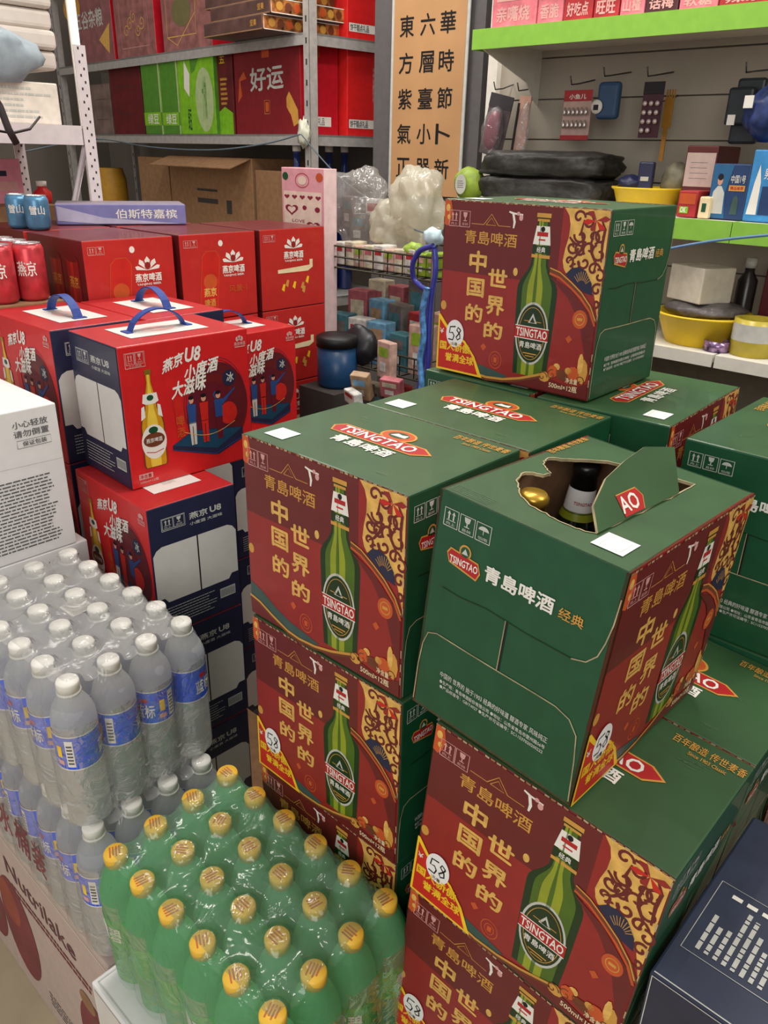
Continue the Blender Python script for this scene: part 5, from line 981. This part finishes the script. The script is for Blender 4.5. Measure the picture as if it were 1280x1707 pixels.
for k in range(11):
    ci = (0, 1, 0, 2, 0, 1, 2, 0, 1, 7, 7)[k]; packet(BX0 + .025 + k * .039, BY0 + .05, 1.301, .036, .06, .058 + .004 * (k % 3), ci, 0, f'{cn[ci]} packet standing at the front of the top wire basket, {N11[k]} from the left', 'packets in the top wire basket')
for k in range(13):
    ci = (3, 1, 4, 3, 2, 5, 4, 8, 6, 2, 0, 5, 8)[k]; row = k // 5
    packet(BX0 + .05 + (k % 5) * .082 + R.uniform(-.005, .005), BY0 + .05 + .04 * 0 + row * .085, 1.027, .07, .05, .10 + .05 * R.random() + row * .04, ci, R.uniform(-.2, .2), f'{cn[ci]} packet in the middle wire basket, {("front", "second", "rear")[row]} row, {N11[k % 5]} from left', 'packets in the middle wire basket')
for k in range(8):
    ci = (8, 3, 2, 5, 0, 6, 8, 4)[k]; row = k // 4
    packet(BX0 + .06 + (k % 4) * .105, BY0 + .06 + row * .12, .757, .085, .06, .14 + .04 * R.random(), ci, R.uniform(-.25, .25), f'{cn[ci]} packet in the lowest wire basket, {("front", "rear")[row]} row, {N11[k % 4]} from left', 'packets in the lowest wire basket')
# plastic bags on the stand
wbag = film('white_bag_film', (232, 226, 206), .58, .06, .9, 16, .22); cbag = film('clear_bag_film', (214, 210, 206), .30, .12, .9, 20, .12)
def bag(name, label, u, v, y, r3, m, seed, amp=.2):
    p = at(u, v, Y=y); mb = MB(); mb.blob(p, r3, m, amp, 1.7, seed, 4); tag(mb.build(name), label, 'plastic bag')
bag('white_plastic_bag', 'crumpled cream white plastic bag on the wire basket, left of the highest beer case', 695, 345, 1.80, (.085, .07, .10), wbag, 3)
bag('white_plastic_bag', 'lower lump of cream plastic bag hanging over the wire basket', 655, 375, 1.78, (.07, .06, .07), wbag, 8)
bag('clear_plastic_bag', 'shiny clear plastic bag with grey packets on the left half of the wire basket', 598, 345, 1.82, (.10, .07, .11), cbag, 5)
for k, (u, v, ci) in enumerate(((585, 350, 8), (615, 355, 1), (600, 378, 8), (612, 392, 2))):
    p = at(u, v, Y=1.84); packet(p.x, 1.84 + .03 * (k % 2), p.z - .05, .06, .03, .09, ci, .2 * k - .2, f'{cn[ci]} packet inside the shiny clear bag, ' + ('left', 'right', 'lower left', 'lower right')[k], 'packets in the clear bag')
gp = mat('lime_snack', (150, 180, 60), .4, noise=.3, scale=30)
for k, (u, v) in enumerate(((690, 418), (692, 448))):
    p = at(u, v, Y=1.70); mb = MB(); mb.blob((p.x, 1.70, p.z), (.035, .02, .022), gp, .15, 2, k); tag(mb.build('lime_green_packet'), ('upper' if k == 0 else 'lower') + ' lime green packet behind the blue rope loop', 'packet', 'lime packets behind the rope')
mb = MB(); p = at(722, 395, Y=1.66); mb.blob(p, (.028, .02, .022), mat('pale_blue_foam', (190, 214, 222), .5), .15, 2, 3); tag(mb.build('pale_blue_tape'), 'pale blue wad of tape where the string meets the highest beer case', 'tape')
# coiled blue rope
rope = mat('blue_rope', (52, 58, 150), .35, noise=.1, coat=.4); ropel = mat('pale_blue_rope', (90, 150, 210), .3, noise=.3, scale=80, coat=.4)
Yc = 1.46
def loop(pts): return [at(u, v, Y=Yc + dy) for u, v, dy in pts]
tubeobj('blue_rope', 'dark blue rope hanging in a round loop left of the highest beer case', 'rope', loop([(722, 410, 0), (700, 418, 0), (688, 440, 0), (690, 465, .01), (702, 478, .01), (712, 490, .01), (712, 540, .01), (706, 590, .01), (700, 640, .01), (694, 676, .01)]), .0065, rope, 8)
tubeobj('blue_rope', 'dark blue rope strand running down beside the loop', 'rope', loop([(724, 412, -.02), (726, 450, -.02), (720, 490, -.02), (716, 540, -.02), (714, 600, -.02), (708, 650, -.02)]), .0065, rope, 8)
tubeobj('light_blue_rope', 'light blue shiny rope end hanging lowest beside the highest beer case', 'rope', loop([(712, 480, -.035), (704, 520, -.035), (706, 560, -.035), (700, 600, -.035), (703, 640, -.035), (697, 674, -.035)]), .0075, ropel, 8)
# things behind the left stack
blu = mat('blue_jar', (24, 62, 100), .35); r = empty('blue_tub', (-1.10, 1.42, .90)); tag(r, 'dark blue round tub low between the red cartons and the wire baskets', 'tub')
p = at(562, 600, Y=1.5); r.location = (p.x, 1.5, p.z - .07); mb = MB(); mb.box(p.x - .07, 1.42, 0, p.x + .07, 1.58, p.z - .0705, dkb); tag(mb.build('cardboard_box'), 'narrow dark box on the floor under the dark blue tub', 'box'); mbx(r, 'tub_body', lambda mb: mb.lathe([(.05, 0), (.055, .01), (.055, .11)], blu, 24)); mbx(r, 'black_lid', lambda mb: mb.lathe([(.058, .111), (.058, .135), (.05, .14)], black, 24))
p = at(600, 575, Y=1.56); mb = MB(); mb.blob(p, (.06, .04, .055), mat('black_shoe', (34, 34, 38), .4), .15, 2, 2); tag(mb.build('black_round_pack'), 'black rounded pack behind the dark blue tub', 'pack')
for k, (u, v, y, c, w_, h, lab) in enumerate(((607, 640, 1.45, 'tan', .05, .075, 'tan card with red picture leaning behind the middle beer case'), (645, 600, 1.56, 'blush', .06, .10, 'blush coloured packet upright behind the tan card'), (655, 645, 1.47, 'rose', .06, .05, 'rose packet lying low right of the tan card'), (590, 662, 1.4, 'white', .07, .035, 'white and navy packet at the foot of the red cartons'))):
    p = at(u, v, Y=y); packet(p.x, y, p.z - h / 2, w_, .025, h, ('cream', 'white', 'blush', 'teal', 'sky', 'rose', 'red', 'lime', 'grey', 'tan').index(c), (.3, -.2, .2, -.4)[k], lab, None, (.35, 0, .2, .1)[k])
mb = MB(); mb.box(-1.36, 1.285, 0, -.93, 1.62, at(607, 672, Y=1.45).z - .01, dkb); tag(mb.build('cardboard_box'), 'large dark box behind the beer cases carrying the loose packets', 'box')
